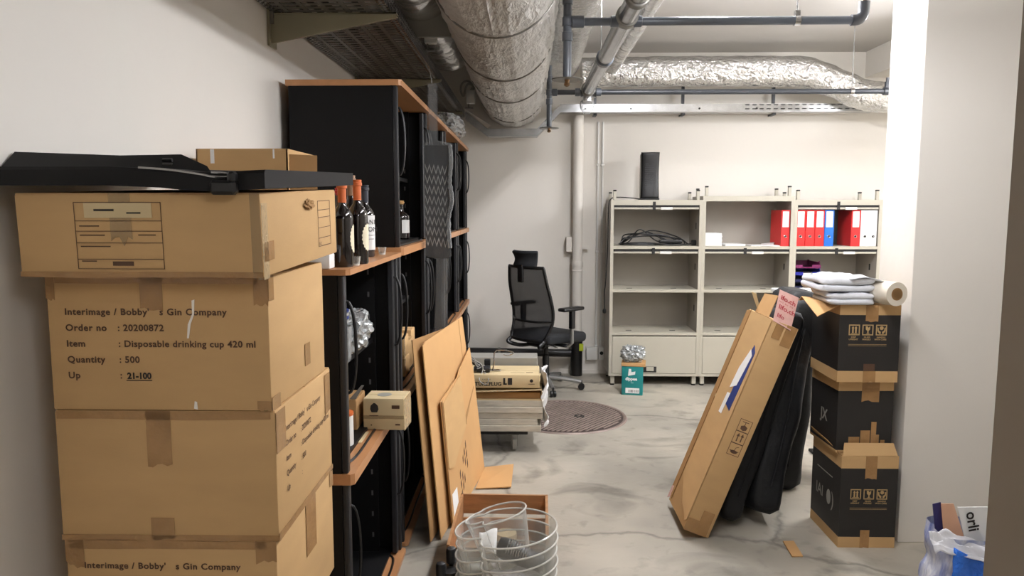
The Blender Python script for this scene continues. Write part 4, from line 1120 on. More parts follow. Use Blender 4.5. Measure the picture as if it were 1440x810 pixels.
# handling pictograms on the front face
b = MB(); px, pz, s = -.083, .415, .060
for k in range(3):
    z = pz + k * s
    for (a, c, e, g) in ((0, s, 0, .0022), (0, s, s - .0022, s), (0, .0022, 0, s), (s - .0022, s, 0, s)):
        b.box(px + a, px + c, -.0008, 0, z + e, z + g)
    x = px
    if k == 0: b.lathe([(.017, 0), (.017, .0006)], seg=14, mtx=T(x + .03, 0, z + .018) @ FRONT @ Matrix.Scale(.5, 4, (0, 1, 0))); b.box(x + .008, x + .052, -.0007, 0, z + .021, z + .024); b.tube(spline([(x + .03, -.0003, z + .024), (x + .034, -.0003, z + .04), (x + .046, -.0003, z + .046)], 4), .0012, 4)
    if k == 1:
        for q in (.02, .04): b.box(x + q - .0025, x + q + .0025, -.0007, 0, z + .010, z + .040); b.slab([(x + q - .008, -.0002, z + .036), (x + q + .008, -.0002, z + .036), (x + q, -.0002, z + .052)], .0006)
    if k == 2:
        b.slab([(x + .016, -.0002, z + .012), (x + .03, -.0002, z + .006), (x + .044, -.0002, z + .012), (x + .046, -.0002, z + .026), (x + .03, -.0002, z + .034), (x + .014, -.0002, z + .026)], .0006); b.box(x + .0285, x + .0315, -.0007, 0, z + .03, z + .05); b.box(x + .014, x + .046, -.0007, 0, z + .047, z + .05)
b.build('pictograms', 'ink', t)
# top flaps with printed tape
b = MB(); b.slab([(-.1275, .07, L_), (-.1275, .27, L_), (-.122, .26, L_ + .10), (-.122, .08, L_ + .11)], .003); fl_ = b.build('top_flap', 'card_orange', t)
b = MB(); b.slab([(-.127, -.002, L_ - .005), (-.035, -.004, L_ - .02), (-.02, .10, L_ + .135), (-.118, .10, L_ + .140)], .0015)
o = b.build('printed_tape', 'tape_red', t)
b = MB()
ax = Vector((.0925, -.002, -.012)).normalized(); up = Vector((.012, .103, .15)).normalized(); nn = ax.cross(up)
mm = Matrix((( ax.x, up.x, nn.x, 0), (ax.y, up.y, nn.y, 0), (ax.z, up.z, nn.z, 0), (0, 0, 0, 1)))
org = Vector((-.127, -.002, L_ - .005)) + nn * .0022
for (q, txt) in ((.128, 'ifo.ch'), (.076, 'lifo.ch')):
    b.text(txt, .036, Matrix.Translation(org + up * q + ax * .010) @ mm, .0008)
b.text('|||| ||| |||', .024, Matrix.Translation(org + up * .112 + ax * .004) @ mm @ Matrix.Scale(.4, 4, (0, 1, 0))); b.text('lifo', .030, Matrix.Translation(org + up * .03 + ax * .012) @ mm, .0006)
b.build('tape_print', 'ink_red', o)
b = MB(); b.slab([(-.10, .30, L_), (-.085, .30, L_), (-.155, .28, L_ + .085), (-.18, .28, L_ + .085)], .004); b.build('torn_strip', 'card_pale', t)
b = MB(); b.slab([(-.129, .355, .02), (-.129, .39, .0), (-.129, .39, .07), (-.129, .355, .08)], -.002); b.build('printed_tape', 'tape_red', t)

# black padded bags
def padded(label, loc, rot, size, seed):
    t = thing('padded_bag', label, 'bag', loc, 0, 'black padded bags', rot=rot)
    b = MB(); sx, sy, sz = size
    n = 20
    def surf(u, v):
        return None
    # closed rounded slab: rings along z
    rings = 34; seg = 44
    def pt(u, v):
        a = 2 * PI * u
        ca, sa = math.cos(a), math.sin(a)
        e = .42
        x = sx / 2 * (abs(ca) ** e) * (1 if ca >= 0 else -1); y = sy / 2 * (abs(sa) ** e) * (1 if sa >= 0 else -1)
        kz = min(1.0, (1 - abs(2 * v - 1)) / .10)
        k = .55 + .45 * math.sqrt(max(0, 1 - (1 - kz) ** 2))
        p = Vector((x * k, y * (.8 + .2 * k), sz * v))
        q = noise.noise(Vector((p.x * 7 + seed, p.y * 6, p.z * 4.5))) * .016 + noise.noise(Vector((p.x * 18, p.y * 16 + seed, p.z * 9))) * .006
        d = Vector((ca, sa * .6, 0))
        q *= min(1, kz + .2)
        return p + d * q
    vs = b.grid(pt, seg, rings, closed_u=True)
    b.bm.faces.new([r[0] for r in vs][::-1]); b.bm.faces.new([r[-1] for r in vs])
    b.build('padding', 'fabric_black', t, sharp=80)
    b = MB(); b.tube(spline([(0, -sy / 2 - .004, sz * .12), (.006, -sy / 2 - .008, sz * .4), (-.006, -sy / 2 - .007, sz * .7), (0, -sy / 2 - .002, sz * .9)], 8), .0045, 6); b.build('seam', 'fabric_black', t)
    return t
padded('black padded bag next to the leaning long carton', (.978, 3.69, .024), (math.radians(-5), math.radians(17.5), 0), (.135, .42, 1.07), 1.0)
padded('black padded bag between the other padded bag and the black boxes', (1.14, 3.70, .028), (math.radians(-14.5), math.radians(15.5), 0), (.175, .44, 1.09), 5.0)
padded('black padded bag standing behind the other two, its foot showing further back', (1.42, 4.13, .012), (0, math.radians(4), 0), (.20, .32, 1.10), 9.0)

# white-topped bar table behind the bags
t = thing('bar_table', 'tall white-topped table behind the padded bags', 'table', (1.91, 4.54, 0))
b = MB(); b.box(-.36, .36, -.19, .19, 1.03, 1.055, bev=.004, seg=2); b.build('table_top', 'paper', t)
b = MB(); b.cyl((0, 0, .02), (0, 0, 1.03), .035, 18); b.build('column', 'black_profile', t)
b = MB(); b.box(-.10, .20, -.14, .14, .001, .02, bev=.004); b.build('base_plate', 'black_metal', t)

# ------------------------------------------------------------------ black glass boxes by the pier
def pictos(b, d, z, s=.048, gap=.0115, x=-.083):
    y = -d - E1
    for k in range(3):
        x0 = x + k * (s + gap)
        w_ = .0042
        for (a, c, e, g) in ((0, s, 0, w_), (0, s, s - w_, s), (0, w_, 0, s), (s - w_, s, 0, s)): b.box(x0 + a, x0 + c, y - .0006, y, z + e, z + g)
        if k == 0:
            for q in (.018, .031): b.box(x0 + q - .0032, x0 + q + .0032, y - .0006, y, z + .010, z + .034); b.slab([(x0 + q - .006, y - .0001, z + .032), (x0 + q + .006, y - .0001, z + .032), (x0 + q, y - .0001, z + .041)], .0005)
            b.box(x0 + .009, x0 + .039, y - .0006, y, z + .007, z + .0095)
        if k == 1:
            b.slab([(x0 + .014, y - .0001, z + .041), (x0 + .015, y - .0001, z + .026), (x0 + .022, y - .0001, z + .020), (x0 + .022, y - .0001, z + .010), (x0 + .015, y - .0001, z + .007), (x0 + .034, y - .0001, z + .007), (x0 + .027, y - .0001, z + .010), (x0 + .027, y - .0001, z + .020), (x0 + .033, y - .0001, z + .026), (x0 + .034, y - .0001, z + .041), (x0 + .026, y - .0001, z + .034), (x0 + .022, y - .0001, z + .041)], .0005)
        if k == 2:
            b.lathe([(.0085, 0), (.0085, .0006)], seg=16, mtx=T(x0 + .0245, y, z + .033) @ FRONT)
            for sg in (-1, 1):
                c = x0 + .0245
                b.slab([(c + sg * .003, y - .0001, z + .007), (c + sg * .009, y - .0001, z + .007), (c + sg * .018, y - .0001, z + .020), (c + sg * .018, y - .0001, z + .036), (c + sg * .013, y - .0001, z + .034), (c + sg * .012, y - .0001, z + .022), (c + sg * .003, y - .0001, z + .016)], .0005 * -sg)
        for i, s_ in enumerate((('KEEP', 'UPRIGHT'), ('GLASS', 'FRAGILE'), ('HANDLE', 'WITH CARE'))[k]):
            b.text(s_, .0098, T(x0 + s / 2 - .0032 * len(s_), y, z - .012 - i * .010) @ FRONT, .0002)
    for i in range(2): b.box(x, x + .168, y - .0004, y, z - .042 - i * .006, z - .0408 - i * .006)
def black_box(label, x0, x1, y0, y1, z0, z1, rz, band0, band1, pic, open_top=False):
    cx, cy = (x0 + x1) / 2, (y0 + y1) / 2
    t = thing('black_carton', label, 'box', (cx, cy, z0), math.radians(rz), 'black cartons by the pier')
    w, d, h = (x1 - x0) / 2, (y1 - y0) / 2, z1 - z0
    b = MB()
    for i, (za, zb) in enumerate(((0.001, band0), (band0, h - band1), (h - band1, h))):
        b.mi = 1 if i == 1 else 0
        if i == 2 and open_top:
            for q in ((-w, w, -d, -d + .004), (-w, w, d - .004, d), (-w, -w + .004, -d, d), (w - .004, w, -d, d)): b.box(*q, za, zb)
        else: b.box(-w, w, -d, d, za, zb)
    b.build('body', ['card', 'black_print_card'], t)
    return t, w, d, h
M['black_print_card'] = mat('black_printed_cardboard', (32, 29, 27), 0.55, 0, 0.05, 8)
t, w, d, h = black_box('black carton with pictograms standing on the floor, lowest of three', 1.430, 1.688, 3.300, 3.635, 0, .435, 0, .052, .058, True)
b = MB(); pictos(b, d, .232); b.build('print', 'ink_tan', t)
b = MB(); b.text('IAI', .075, T(-w - E1, d - .06, .17) @ LEFT, .001); b.lathe([(.024, 0), (.024, .0006)], seg=20, mtx=T(-w - E1, -.045, .195) @ LEFT @ Matrix.Scale(1.5, 4, (0, 1, 0))); b.text(')', .095, T(-w - E1, -.075, .165) @ LEFT, .001); b.box(-w - E1 - .0005, -w - E1, -.08, .10, .30, .305)
b.build('side_print', 'grey_plastic', t)
tape_front(t, -.02, .032, h - .105, h, d); tape_front(t, -.03, .012, .001, .085, d)
b = MB(); b.slab([(-w, -d + .002, h), (-w, d - .002, h), (-w - .035, d - .05, h + .055), (-w - .02, -d + .12, h + .035)], .003); b.build('flap', 'card_dark', t)
b = MB(); b.slab([(-w + .005, -d + .003, h), (w - .005, -d + .003, h), (w - .015, -d + .03, h + .052), (-w + .02, -d + .03, h + .052)], .003); b.build('flap', 'card', t)
t, w, d, h = black_box('black carton with torn tape strips, middle of the three by the pier', 1.415, 1.668, 3.345, 3.64, .437, .775, 1.5, .012, .048, False)
tape_front(t, -.02, .06, h - .095, h, d, rag=.008)
b = MB()
for (xa, xb, za) in ((-.072, -.022, .075), (-.018, .026, .105), (.03, .068, .085), (.030, .054, .145), (.075, .095, .06)): b.box(xa, xb, -d - .002 + random.uniform(0, .0004), -d - E1, .006, za)
b.build('torn_tape', 'tape', t)
b = MB(); b.text('JX', .075, T(-w - E1, .03, .12) @ LEFT, .002); b.build('side_print', 'grey_plastic', t)
t, w, d, h = black_box('black carton with pictograms and open flap, topmost of the three', 1.395, 1.662, 3.30, 3.63, .777, 1.128, -1.0, .052, .045, True)
b = MB(); pictos(b, d, .215, x=-.092); b.build('print', 'ink_tan', t)
tape_front(t, -.02, .035, h - .075, h, d); tape_front(t, -.02, .035, .001, .052, d)
b = MB(); b.box(-.02, .03, -d - .0016, -d - E1, .053, .085); b.build('torn_tape', 'ink', t)
b = MB(); b.slab([(-w, -d + .002, h + .001), (-w, d - .10, h + .001), (-w - .115, d - .13, h - .005), (-w - .13, -d + .12, h + .022), (-w - .105, -d - .015, h - .052)], .003); b.build('flap', 'card_orange', t)
ZB = 1.131
# folded white sheets and roll on top
def cloth(label, x0, x1, y0, y1, z0, layers, th, seed, group):
    t = thing('folded_sheet', label, 'sheet', ((x0 + x1) / 2, (y0 + y1) / 2, z0), 0, group)
    for k in range(layers):
        b = MB(); cx, cy = 0, 0; w = (x1 - x0) / 2; d = (y1 - y0) / 2
        def pt(u, v):
            a = 2 * PI * u
            q = math.sin(PI * v)
            rx = w * (1 - .03 * k) - th / 2 + th / 2 * q; ry = d - th / 2 + th / 2 * q
            ca, sa = math.cos(a), math.sin(a); e = .28
            x = rx * abs(ca) ** e * (1 if ca >= 0 else -1); y = ry * abs(sa) ** e * (1 if sa >= 0 else -1)
            z = th * k + th * (1 - math.cos(PI * v)) / 2
            n_ = noise.noise(Vector((x * 9 + seed, y * 9, k * 3.1)))
            x += .022 * noise.noise(Vector((y * 8, z * 30, seed + k)))
            return Vector((x, y, z + (.020 * n_ + .012 * noise.noise(Vector((x * 22, y * 22, seed)))) * (z / (th * layers))))
        vs = b.grid(pt, 48, 8, closed_u=True)
        b.bm.faces.new([r[0] for r in vs][::-1])
        cen = b.bm.verts.new(sum((r[-1].co for r in vs), Vector()) / len(vs))
        top = [r[-1] for r in vs]
        for i in range(len(top)): b.bm.faces.new((top[i], top[(i + 1) % len(top)], cen))
        b.build('layer', 'fabric_white', t, sharp=80)
    return t
cloth('lower folded white sheet on the topmost black carton', 1.335, 1.545, 3.27, 3.54, ZB, 2, .027, 2.0, 'folded sheets on the black cartons')
cloth('upper folded white sheet on the topmost black carton', 1.295, 1.54, 3.28, 3.56, ZB + .058, 2, .030, 7.0, 'folded sheets on the black cartons')
t = thing('paper_roll', 'white roll with open cardboard core lying on the topmost black carton', 'roll', (1.598, 3.22, ZB + .055), math.radians(13))
b = MB(); b.lathe([(.026, 0), (.052, 0), (.052, .44), (.026, .44), (.026, .02)], seg=32, mtx=R(-90, 'X')); b.build('sheet', 'card_pale2', t)
b = MB(); b.grid(lambda u, v: Vector((-.02 - .14 * u, .06 + .30 * v + .02 * u, .052 + .012 * math.sin(PI * u) + .010 * u + .006 * noise.noise(Vector((u * 4, v * 5, 8))))), 12, 12); o = b.build('loose_tail', 'fabric_white', t); md = o.modifiers.new('Solidify', 'SOLIDIFY'); md.thickness = .003
b = MB(); b.lathe([(.0255, -.001), (.0275, -.001), (.0275, .44), (.0225, .44), (.0225, -.001)], seg=28, mtx=R(-90, 'X')); b.build('core', 'card_dark', t)
# cardboard offcut on the floor
b = MB(); b.slab([(1.185, 3.195, .002), (1.235, 3.20, .002), (1.245, 3.345, .005), (1.195, 3.345, .004)], .005); tag(b.build('cardboard_offcut', 'card_orange'), 'small strip of cardboard lying on the floor before the bags', 'cardboard')

# ------------------------------------------------------------------ rubbish bag at the right edge
t = thing('rubbish_bag', 'full blue and white plastic bag beside the door frame at bottom right', 'bag', (1.54, 2.53, 0))
b = MB()
def sack(u, v):
    a = 2 * PI * u
    e = .5; ca, sa = math.cos(a), math.sin(a)
    k = 1 - .18 * v
    x = .125 * k * abs(ca) ** e * (1 if ca > 0 else -1); y = .12 * k * abs(sa) ** e * (1 if sa > 0 else -1)
    q = .022 * noise.noise(Vector((x * 16, y * 16, v * 5))) + .008 * noise.noise(Vector((x * 40, y * 40, v * 12)))
    return Vector((x + ca * q, y + sa * q, .002 + .435 * v))
vs = b.grid(sack, 60, 40, closed_u=True); b.bm.faces.new([r[0] for r in vs][::-1]); b.build('sack', 'bag_print', t, sharp=70)
b = MB(); b.grid(lambda u, v: Vector((-.125 + .19 * u + .02 * v, -.128 - .012 * math.sin(5 * v) + .02 * noise.noise(Vector((u * 4, v * 5, 1))), .20 + .22 * v - .10 * u)), 14, 14); o = b.build('blue_print', 'bag_blue', t); md = o.modifiers.new('Solidify', 'SOLIDIFY'); md.thickness = .004
b = MB(); b.grid(lambda u, v: Vector((-.185 + .25 * u, -.10 + .03 * math.sin(4 * u) - .05 * v, .47 - .05 * u - .055 * v + .018 * noise.noise(Vector((u * 5, v * 5, 4))) + .05 * (1 - u) * v * 0)), 20, 12); o = b.build('plastic_lip', 'film_milky', t); md = o.modifiers.new('Solidify', 'SOLIDIFY'); md.thickness = .003
for lab, pts, m_ in (('peach card sticking out of the rubbish bag', [(1.45, 2.50, .40), (1.53, 2.50, .38), (1.478, 2.51, .535), (1.436, 2.51, .535)], 'skin_card'), ('dark blue card corner sticking out of the rubbish bag', [(1.425, 2.52, .44), (1.47, 2.52, .40), (1.445, 2.53, .532), (1.418, 2.53, .525)], 'navy')):
    b = MB(); b.slab(pts, .003); tag(b.build('card_scrap', m_), lab, 'card')
t = thing('paper_scrap', 'white paper with lettering sticking out of the rubbish bag', 'paper', (1.525, 2.48, .40))
b = MB(); b.slab([(-.05, 0, .135), (-.005, 0, -.03), (.14, .01, -.03), (.14, .01, .135)], .003); b.build('sheet', 'paper', t)
b = MB(); b.text('orli', .052, T(-.022, -.006, .118) @ FRONT @ R(-78, 'Z'), .001); b.build('print', 'ink_black', t)

# ------------------------------------------------------------------ ceiling services
# cable tray
TX0, TX1, TZ = -1.075, -.572, 2.372
t = thing('cable_tray', 'perforated steel cable tray on brackets above the cabinets', 'cable tray', (-.8, 4.0, TZ))
TY0, TY1 = 1.2, 6.72
b = MB()
y = TY0
while y < TY1:
    b.box(TX0 + .03, TX1 - .03, y, y + .026, TZ, TZ + .0025); y += .050
k = TX0 + .06
while k < TX1 - .03:
    b.box(k, k + .018, TY0, TY1, TZ - .0008, TZ + .0035); k += .085
b.build('slotted_base', 'steel_dark', t, world=True)
for xa, xb in ((TX0, TX0 + .035), (TX1 - .035, TX1)):
    b = MB()
    for q in (0, 1): b.box(xa + q * .024, xa + q * .024 + .010, TY0, TY1, TZ - .002, TZ + .001)
    y = TY0
    while y < TY1: b.box(xa, xb, y, y + .010, TZ - .002, TZ + .001); y += .034
    xo = xa if xa == TX0 else xb - .003
    for (za, zb) in ((.0, .018), (.030, .036), (.048, .062)): b.box(xo, xo + .003, TY0, TY1, TZ + za, TZ + zb)
    y = TY0
    while y < TY1: b.box(xo, xo + .003, y, y + .012, TZ, TZ + .06); y += .034
    b.build('side_rail', 'steel', t, world=True)
b = MB()
for k in range(5): b.tube(spline([(TX0 + .12 + .065 * k, TY0, TZ + .016), (TX0 + .13 + .06 * k, 3.0, TZ + .014), (TX0 + .11 + .068 * k, 5.0, TZ + .016), (TX0 + .12 + .065 * k, TY1, TZ + .016)], 6), .011, 8)
b.build('cables', 'cable', t, world=True)
for yb in (1.6, 3.17, 4.74, 6.3):
    b = MB(); b.slab([(-1.078, yb, TZ - .012), (TX1 + .02, yb, TZ - .004), (TX1 + .02, yb, TZ - .022), (-1.078, yb, TZ - .125)], .004); b.box(-1.078, TX1 + .02, yb, yb + .045, TZ - .010, TZ - .004)
    b.slab([(-1.078, yb, TZ - .125), (-1.078, yb + .045, TZ - .115), (TX1 + .02, yb + .045, TZ - .014), (TX1 + .02, yb, TZ - .022)], .003)
    b.box(-1.088, -1.078, yb - .02, yb + .065, TZ - .14, TZ + .05); br = b.build('bracket', 'bracket', t, world=True)
    b = MB(); b.box(-1.089, -1.065, yb - .012, yb + .03, TZ - .05, ZC - .3); b.build('wall_channel', 'steel_dark', br, world=True)

# the big insulated duct
t = thing('insulated_duct', 'large round foil-jacketed duct running along the ceiling to the back wall', 'duct', (-.14, 3.5, 2.55))
DX, DZ, DR = -.14, 2.555, .278
b = MB()
def dsurf(u, v):
    a = 2 * PI * u; y = .6 + 6.32 * v
    nn_ = .0045 * math.sin(a * 46 + 2.5 * noise.noise(Vector((a * 2, y * 1.5, 7)))) * 1.5 * max(0, noise.noise(Vector((a * 1.2, y * .6, 9))) + .45) + noise.noise(Vector((a * 5.5, y * .7, 3))) * .008 + noise.noise(Vector((math.cos(a) * 3, y * 6, math.sin(a) * 3))) * .010 + noise.noise(Vector((math.cos(a) * 9, y * 16, math.sin(a) * 9))) * .004
    for yw in (1.4, 3.28, 4.35, 5.22, 6.35): nn_ -= .010 * math.exp(-((y - yw - .04 * math.sin(a)) / .035) ** 2)
    r = DR + nn_
    if y > 6.62: r -= (y - 6.62) ** 2 * .45
    return Vector((DX + r * math.cos(a), y, DZ + r * math.sin(a)))
vs = b.grid(dsurf, 110, 230, closed_u=True); b.bm.faces.new([r[0] for r in vs]); b.bm.faces.new([r[-1] for r in vs][::-1])
b.build('jacket', 'duct', t, world=True, sharp=70)
for yw in (1.4, 3.28, 4.35, 5.22, 6.35):
    b = MB(); b.tube([(DX + (DR - .002) * math.cos(a), yw + .04 * math.sin(a) + .012 * math.sin(3 * a), DZ + (DR - .002) * math.sin(a)) for a in [2 * PI * q / 48 for q in range(48)]], .0042, 6, closed=True); b.build('binding_wire', 'steel_dark', t, world=True)
# hangers
for yw in (2.2, 5.0):
    for s in (-1, 1):
        b = MB(); b.cyl((DX + s * (DR + .012), yw, DZ), (DX + s * (DR + .012), yw, ZC), .004, 8); b.build('hanger_rod', 'steel', t, world=True)

def foil_duct(label, pts, r, m='foil', seg=40, amp=.008, name='foil_duct', n=10, ends=True):
    t = thing(name, label, 'duct', pts[len(pts) // 2])
    P = spline(pts, n); b = MB()
    rings = b.tube(P, r, seg)
    for i, ring in enumerate(rings):
        for v in ring:
            d = (v.co - P[i]).normalized()
            v.co += d * (noise.noise(v.co * 9) * amp + noise.noise(v.co * 23) * amp * .6)
    b.build('jacket', m, t, world=True, sharp=70)
    return t, P
t, P = foil_duct('bright foil-wrapped round duct right of the large duct, meeting the rear duct', [(.275, y, 2.80) for y in (2.6, 3.0, 3.4, 3.8, 4.2, 4.6, 5.0, 5.4, 5.8, 6.2, 6.45)], .155)
b = MB(); b.tube([(.275 + .163 * math.cos(a), 3.75, 2.80 + .163 * math.sin(a)) for a in [2 * PI * q / 40 for q in range(40)]], .008, 6, closed=True); b.build('joint_band', 'foil_smooth', t, world=True)
t, P = foil_duct('wrinkled foil duct running along the top of the back wall and dropping at the right', [(.45, 6.50, 2.715), (.8, 6.50, 2.72), (1.2, 6.50, 2.722), (1.6, 6.50, 2.722), (2.0, 6.50, 2.722), (2.35, 6.50, 2.71), (2.62, 6.50, 2.62), (2.85, 6.50, 2.525), (3.1, 6.50, 2.50), (3.5, 6.50, 2.50)], .125)
t, P = foil_duct('foil-wrapped duct in the shade left of the large duct', [(-.60, y, 2.745) for y in (1.6, 2.2, 2.8, 3.4, 4.0, 4.6, 5.0, 5.3, 5.6)], .175, 'foil_smooth')
b = MB(); b.tube(spline([(-1.05, 3.62, 2.76), (-.85, 3.62, 2.76), (-.65, 3.62, 2.76), (-.47, 3.62, 2.76)], 8), .17, 32); b.build('cross_branch', 'foil', t, world=True)
b = MB(); b.box(-.80, -.42, 4.15, 4.18, 2.49, 2.965); tag(b.build('fire_stop_board', 'grey_plastic'), 'grey fire-stop board across the shaded duct left of the large duct', 'board')
t, P = foil_duct('thin light foil hose beside the main steel pipe, its cut end below the rear duct', [(.70, y, 2.745) for y in (2.6, 3.2, 3.8, 4.4, 5.0, 5.6, 6.2, 6.42)], .062, 'foil_smooth', 24, .003, 'foil_hose')

# sprinkler pipework
PZ = 2.445; Y1_, Y2_ = 3.66, 5.80
t = thing('main_pipe', 'silver main sprinkler pipe running towards the back wall', 'pipe', (.45, 4.5, PZ))
b = MB(); b.cyl((.475, 2.2, PZ + .02), (.455, 5.86, PZ + .02), .046, 26); b.build('pipe', 'steel', t, world=True)
for y in (3.30, Y1_ - .01, 4.62, Y2_):
    b = MB(); b.lathe([(.047, -.03), (.054, -.026), (.054, .026), (.047, .03)], seg=26, mtx=T(.475 - .02 * (y - 2.2) / 3.66, y, PZ + .02) @ R(90, 'X')); b.build('coupling', 'pvc' if y == 4.62 else 'steel_dark', t, world=True)
b = MB(); b.lathe([(.022, .0), (.03, .01), (.05, .03), (.058, .07), (.052, .10), (.03, .115), (.02, .12)], (.455, 5.88, PZ - .155), 22); b.build('valve_cap', 'film', t, world=True)
b = MB(); b.cyl((.455, 5.86, PZ - .06), (.455, 5.86, PZ + .02), .036, 20); b.box(.40, .52, 5.845, 5.875, PZ - .03, PZ - .01); b.build('end_valve', 'steel', t, world=True)
for y in (2.9, 4.9):
    b = MB(); b.cyl((.465, y, PZ + .06), (.465, y, ZC), .004, 8); b.build('hanger_rod', 'steel', t, world=True)
def sprinkler(t, x, y, zdisc):
    b = MB(); b.cyl((x, y, zdisc + .01), (x, y, 2.645), .0205, 18); p = b.build('drop_pipe', 'pvc', t, world=True)
    b = MB()
    for z in (PZ, PZ + .10, PZ - .07):
        b = MB(); b.lathe([(.021, -.022), (.0255, -.02), (.0255, .02), (.021, .022)], (x, y, z), 18); b.build('fitting', 'pvc', p, world=True)
    b = MB(); b.lathe([(.022, -.002), (.074, -.004), (.076, 0), (.022, .003)], (x, y, zdisc), 32); b.build('cover_plate', 'steel_dark', t, world=True)
    b = MB(); b.lathe([(.012, -.03), (.016, -.026), (.008, -.018), (.013, -.002)], (x, y, zdisc), 14); b.tube([(x + .011 * math.cos(a), y, zdisc - .022 + .011 * math.sin(a)) for a in [2 * PI * q / 12 for q in range(12)]], .003, 6, closed=True); b.build('sprinkler_head', 'brass', t, world=True)
t = thing('sprinkler_branch', 'nearer grey sprinkler branch pipe ending in a brass head at the right', 'pipe', (.8, Y1_, PZ), 0, 'grey sprinkler branches')
b = MB(); b.cyl((.185, Y1_, PZ), (1.565, Y1_, PZ), .0195, 18); b.build('pipe', 'pvc', t, world=True)
b = MB(); b.tube(spline([(1.53, Y1_, PZ), (1.565, Y1_, PZ + .004), (1.585, Y1_, PZ + .03), (1.588, Y1_, PZ + .085)], 6), .026, 16); b.build('elbow', 'pvc_dark', t, world=True)
b = MB(); b.cyl((1.588, Y1_, PZ + .08), (1.588, Y1_, PZ + .125), .010, 12); b.cyl((1.588, Y1_, PZ + .125), (1.588, Y1_, PZ + .13), .022, 14); b.build('sprinkler_head', 'brass', t, world=True)
b = MB(); b.lathe([(.02, -.03), (.028, -.028), (.028, .028), (.02, .03)], seg=18, mtx=T(.235, Y1_, PZ) @ R(90, 'Y'))
b.build('fitting', 'pvc', t, world=True)
for x in (.41, .52):
    b = MB(); b.lathe([(.02, -.02), (.027, -.018), (.027, .018), (.02, .02)], seg=18, mtx=T(x, Y1_, PZ) @ R(90, 'Y')); b.build('fitting', 'pvc', t, world=True)
b = MB(); b.cyl((1.275, Y1_, PZ + .02), (1.275, Y1_, ZC), .0045, 8); b.build('hanger_rod', 'steel', t, world=True)
b = MB(); b.lathe([(.021, -.013), (.0245, -.013), (.0245, .013), (.021, .013)], seg=18, mtx=T(1.275, Y1_, PZ) @ R(90, 'Y')); b.box(1.263, 1.287, Y1_ - .012, Y1_ + .012, PZ + .02, PZ + .045); b.build('pipe_clamp', 'chrome', t, world=True)
sprinkler(t, .185, Y1_, 2.176)
t = thing('sprinkler_branch', 'rear dark grey sprinkler branch pipe crossing below the wrinkled foil duct', 'pipe', (1.5, Y2_, PZ), 0, 'grey sprinkler branches')
b = MB(); b.cyl((.158, Y2_, PZ), (2.82, Y2_, PZ), .0195, 18); b.build('pipe', 'pvc_dark', t, world=True)
b = MB(); b.lathe([(.02, -.03), (.03, -.028), (.03, .028), (.02, .03)], seg=18, mtx=T(2.72, Y2_, PZ) @ R(90, 'Y')); b.cyl((2.72, Y2_, PZ), (2.72, Y2_, PZ + .07), .020, 14); b.cyl((2.72, Y2_, PZ + .07), (2.72, Y2_, PZ + .10), .012, 12); b.build('end_tee', 'pvc_dark', t, world=True)
b = MB(); b.lathe([(.02, -.02), (.028, -.018), (.028, .018), (.02, .02)], seg=18, mtx=T(.20, Y2_, PZ) @ R(90, 'Y'))
b.build('fitting', 'pvc', t, world=True)
for x in (.375, .535):
    b = MB(); b.lathe([(.02, -.02), (.03, -.018), (.03, .018), (.02, .02)], seg=18, mtx=T(x, Y2_, PZ) @ R(90, 'Y')); b.build('fitting', 'pvc', t, world=True)
for x in (2.455,):
    b = MB(); b.cyl((x, Y2_, PZ + .02), (x, Y2_, ZC), .004, 8); b.build('hanger_rod', 'steel', t, world=True)
    b = MB(); b.lathe([(.021, -.013), (.0245, -.013), (.0245, .013), (.021, .013)], seg=18, mtx=T(x, Y2_, PZ) @ R(90, 'Y')); b.build('pipe_clamp', 'chrome', t, world=True)
    b = MB(); b.lathe([(.05, 0), (.05, .004)], (x, Y2_, ZC - .005), 16); b.build('ceiling_plate', 'steel', t, world=True)
sprinkler(t, .158, Y2_, 2.176)

# perforated trunking along the back wall, dipping under the big duct
t = thing('cable_trunking', 'galvanised cable trunking along the back wall, dipping under the large duct', 'trunking', (1.5, 6.72, 2.4))
path = [(-.56, 2.385), (-.36, 2.235), (.075, 2.235), (.28, 2.445), (3.04, 2.445)]
b = MB()
for (x0, z0), (x1, z1) in zip(path, path[1:]):
    b.slab([(x0, 6.66, z0 - .035), (x1, 6.66, z1 - .035), (x1, 6.66, z1 + .030), (x0, 6.66, z0 + .030)], -.003)
    b.slab([(x0, 6.66, z0 - .035), (x0, 6.80, z0 - .035), (x1, 6.80, z1 - .035), (x1, 6.66, z1 - .035)], .003)
    b.slab([(x0, 6.80, z0 - .035), (x1, 6.80, z1 - .035), (x1, 6.80, z1 + .030), (x0, 6.80, z0 + .030)], .003)
b.build('channel', 'steel', t, world=True)
b = MB()
x = 1.9
while x < 3.0:
    for z in (2.462, 2.428): b.box(x, x + .035, 6.655, 6.6568, z, z + .006)
    x += .062
for x in (.5, .9, 1.5, 2.0): b.lathe([(.008, 0), (.008, .003)], seg=10, mtx=T(x, 6.657, 2.435) @ R(90, 'X'))
b.build('perforations', 'dark_gap', t, world=True)
for x in (.60, 1.39, 2.2):
    b = MB(); b.box(x - .015, x + .015, 6.80, 6.935, 2.395, 2.41); b.box(x - .012, x + .012, 6.83, 6.86, 2.40, 2.66); b.build('bracket', 'pvc_dark', t, world=True)
b = MB(); b.slab([(-.55, 6.65, 2.418), (-.545, 6.58, 2.418), (-.33, 6.58, 2.285), (-.36, 6.65, 2.27)], .004); b.build('cover_strip', 'white_plastic', t, world=True)
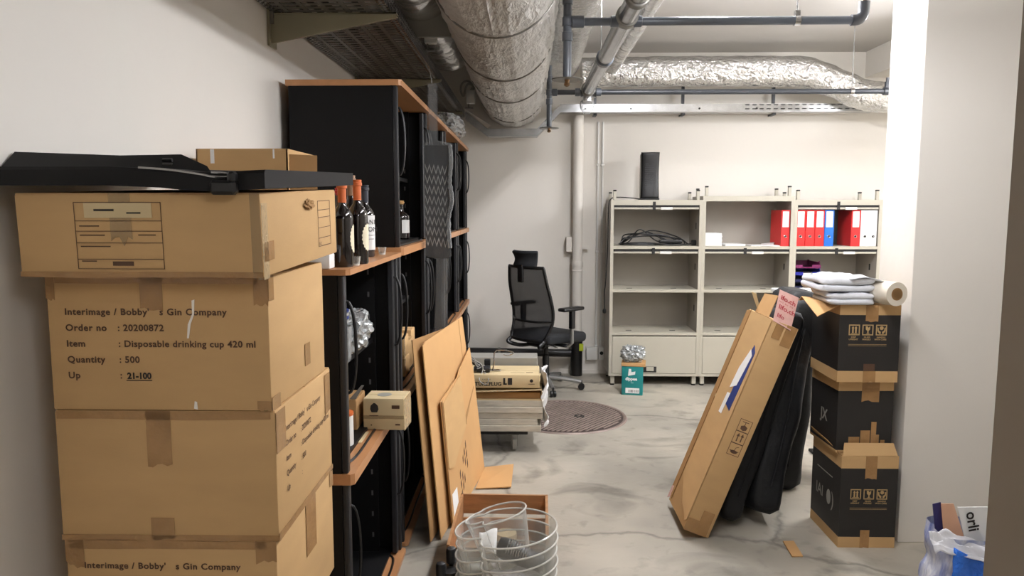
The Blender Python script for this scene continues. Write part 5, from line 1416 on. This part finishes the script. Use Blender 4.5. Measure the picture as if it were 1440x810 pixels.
# small junction boxes with looped cable by the tray
for k, (y, lab) in enumerate(((4.3, 'nearer small white junction box with looped cable between tray and large duct'), (6.40, 'farther small white junction box with looped cable near the end of the tray'))):
    t = thing('junction_box', lab, 'box', (-.554 if k == 0 else -.49, y, 2.54 if k == 0 else 2.50), 0, 'junction boxes by the cable tray')
    b = MB(); b.box(-.035, .035, -.025, .025, -.055, .055, bev=.006, seg=2); b.build('body', 'white_plastic', t)
    b = MB(); b.tube(spline([(.0, 0, .055), (.015, 0, .10), (-.03, 0, .135), (-.075, 0, .11), (-.085, 0, .05), (-.06, 0, .01), (-.045, 0, .07), (-.02, 0, .11), (.025, 0, .09), (.02, 0, .055)], 6), .009, 8); b.build('looped_cable', 'cable_grey', t)
    b = MB(); b.cyl((-.02, 0, -.055), (-.02, 0, -.09), .006, 8); b.box(-.05, .02, -.02, .02, -.096, -.088); b.build('mount', 'steel_dark', t)

# ------------------------------------------------------------------ lighting, camera, colour management
strip_light(.80, 1.55, 2.95, 2.375, 'hanging batten light over the front of the room', 118)
strip_light(.98, 3.75, 4.80, 2.88, 'batten light close to the ceiling beside the pier', 370)
strip_light(.80, -1.1, .3, 2.375, 'hanging batten light behind the camera', 66)
strip_light(3.02, 4.0, 5.5, 2.45, 'added unseen batten light behind the pier, brightening the shelving', 230)  # unseen lamp, added behind the pier to brighten back wall and shelves
w_ = bpy.data.worlds.new('World'); scene.world = w_; w_.use_nodes = True
w_.node_tree.nodes['Background'].inputs['Color'].default_value = (.9, .95, 1, 1)
w_.node_tree.nodes['Background'].inputs['Strength'].default_value = 0.05
cam = bpy.data.cameras.new('camera'); co = bpy.data.objects.new('camera', cam); C.objects.link(co)
cam.sensor_width = 36; cam.lens = 36 * 1040 / 1440; cam.clip_start = .05
P_ = math.atan(110 / 1040.); YW = math.atan(23 * math.cos(P_) / 1040.)
co.location = (0, 0, 1.55); co.rotation_euler = (math.pi / 2 - P_, 0, YW)
scene.camera = co
vs_ = scene.view_settings
vs_.view_transform = 'Standard'; vs_.look = 'None'; vs_.gamma = 1; vs_.use_curve_mapping = False
vs_.exposure = -0.03
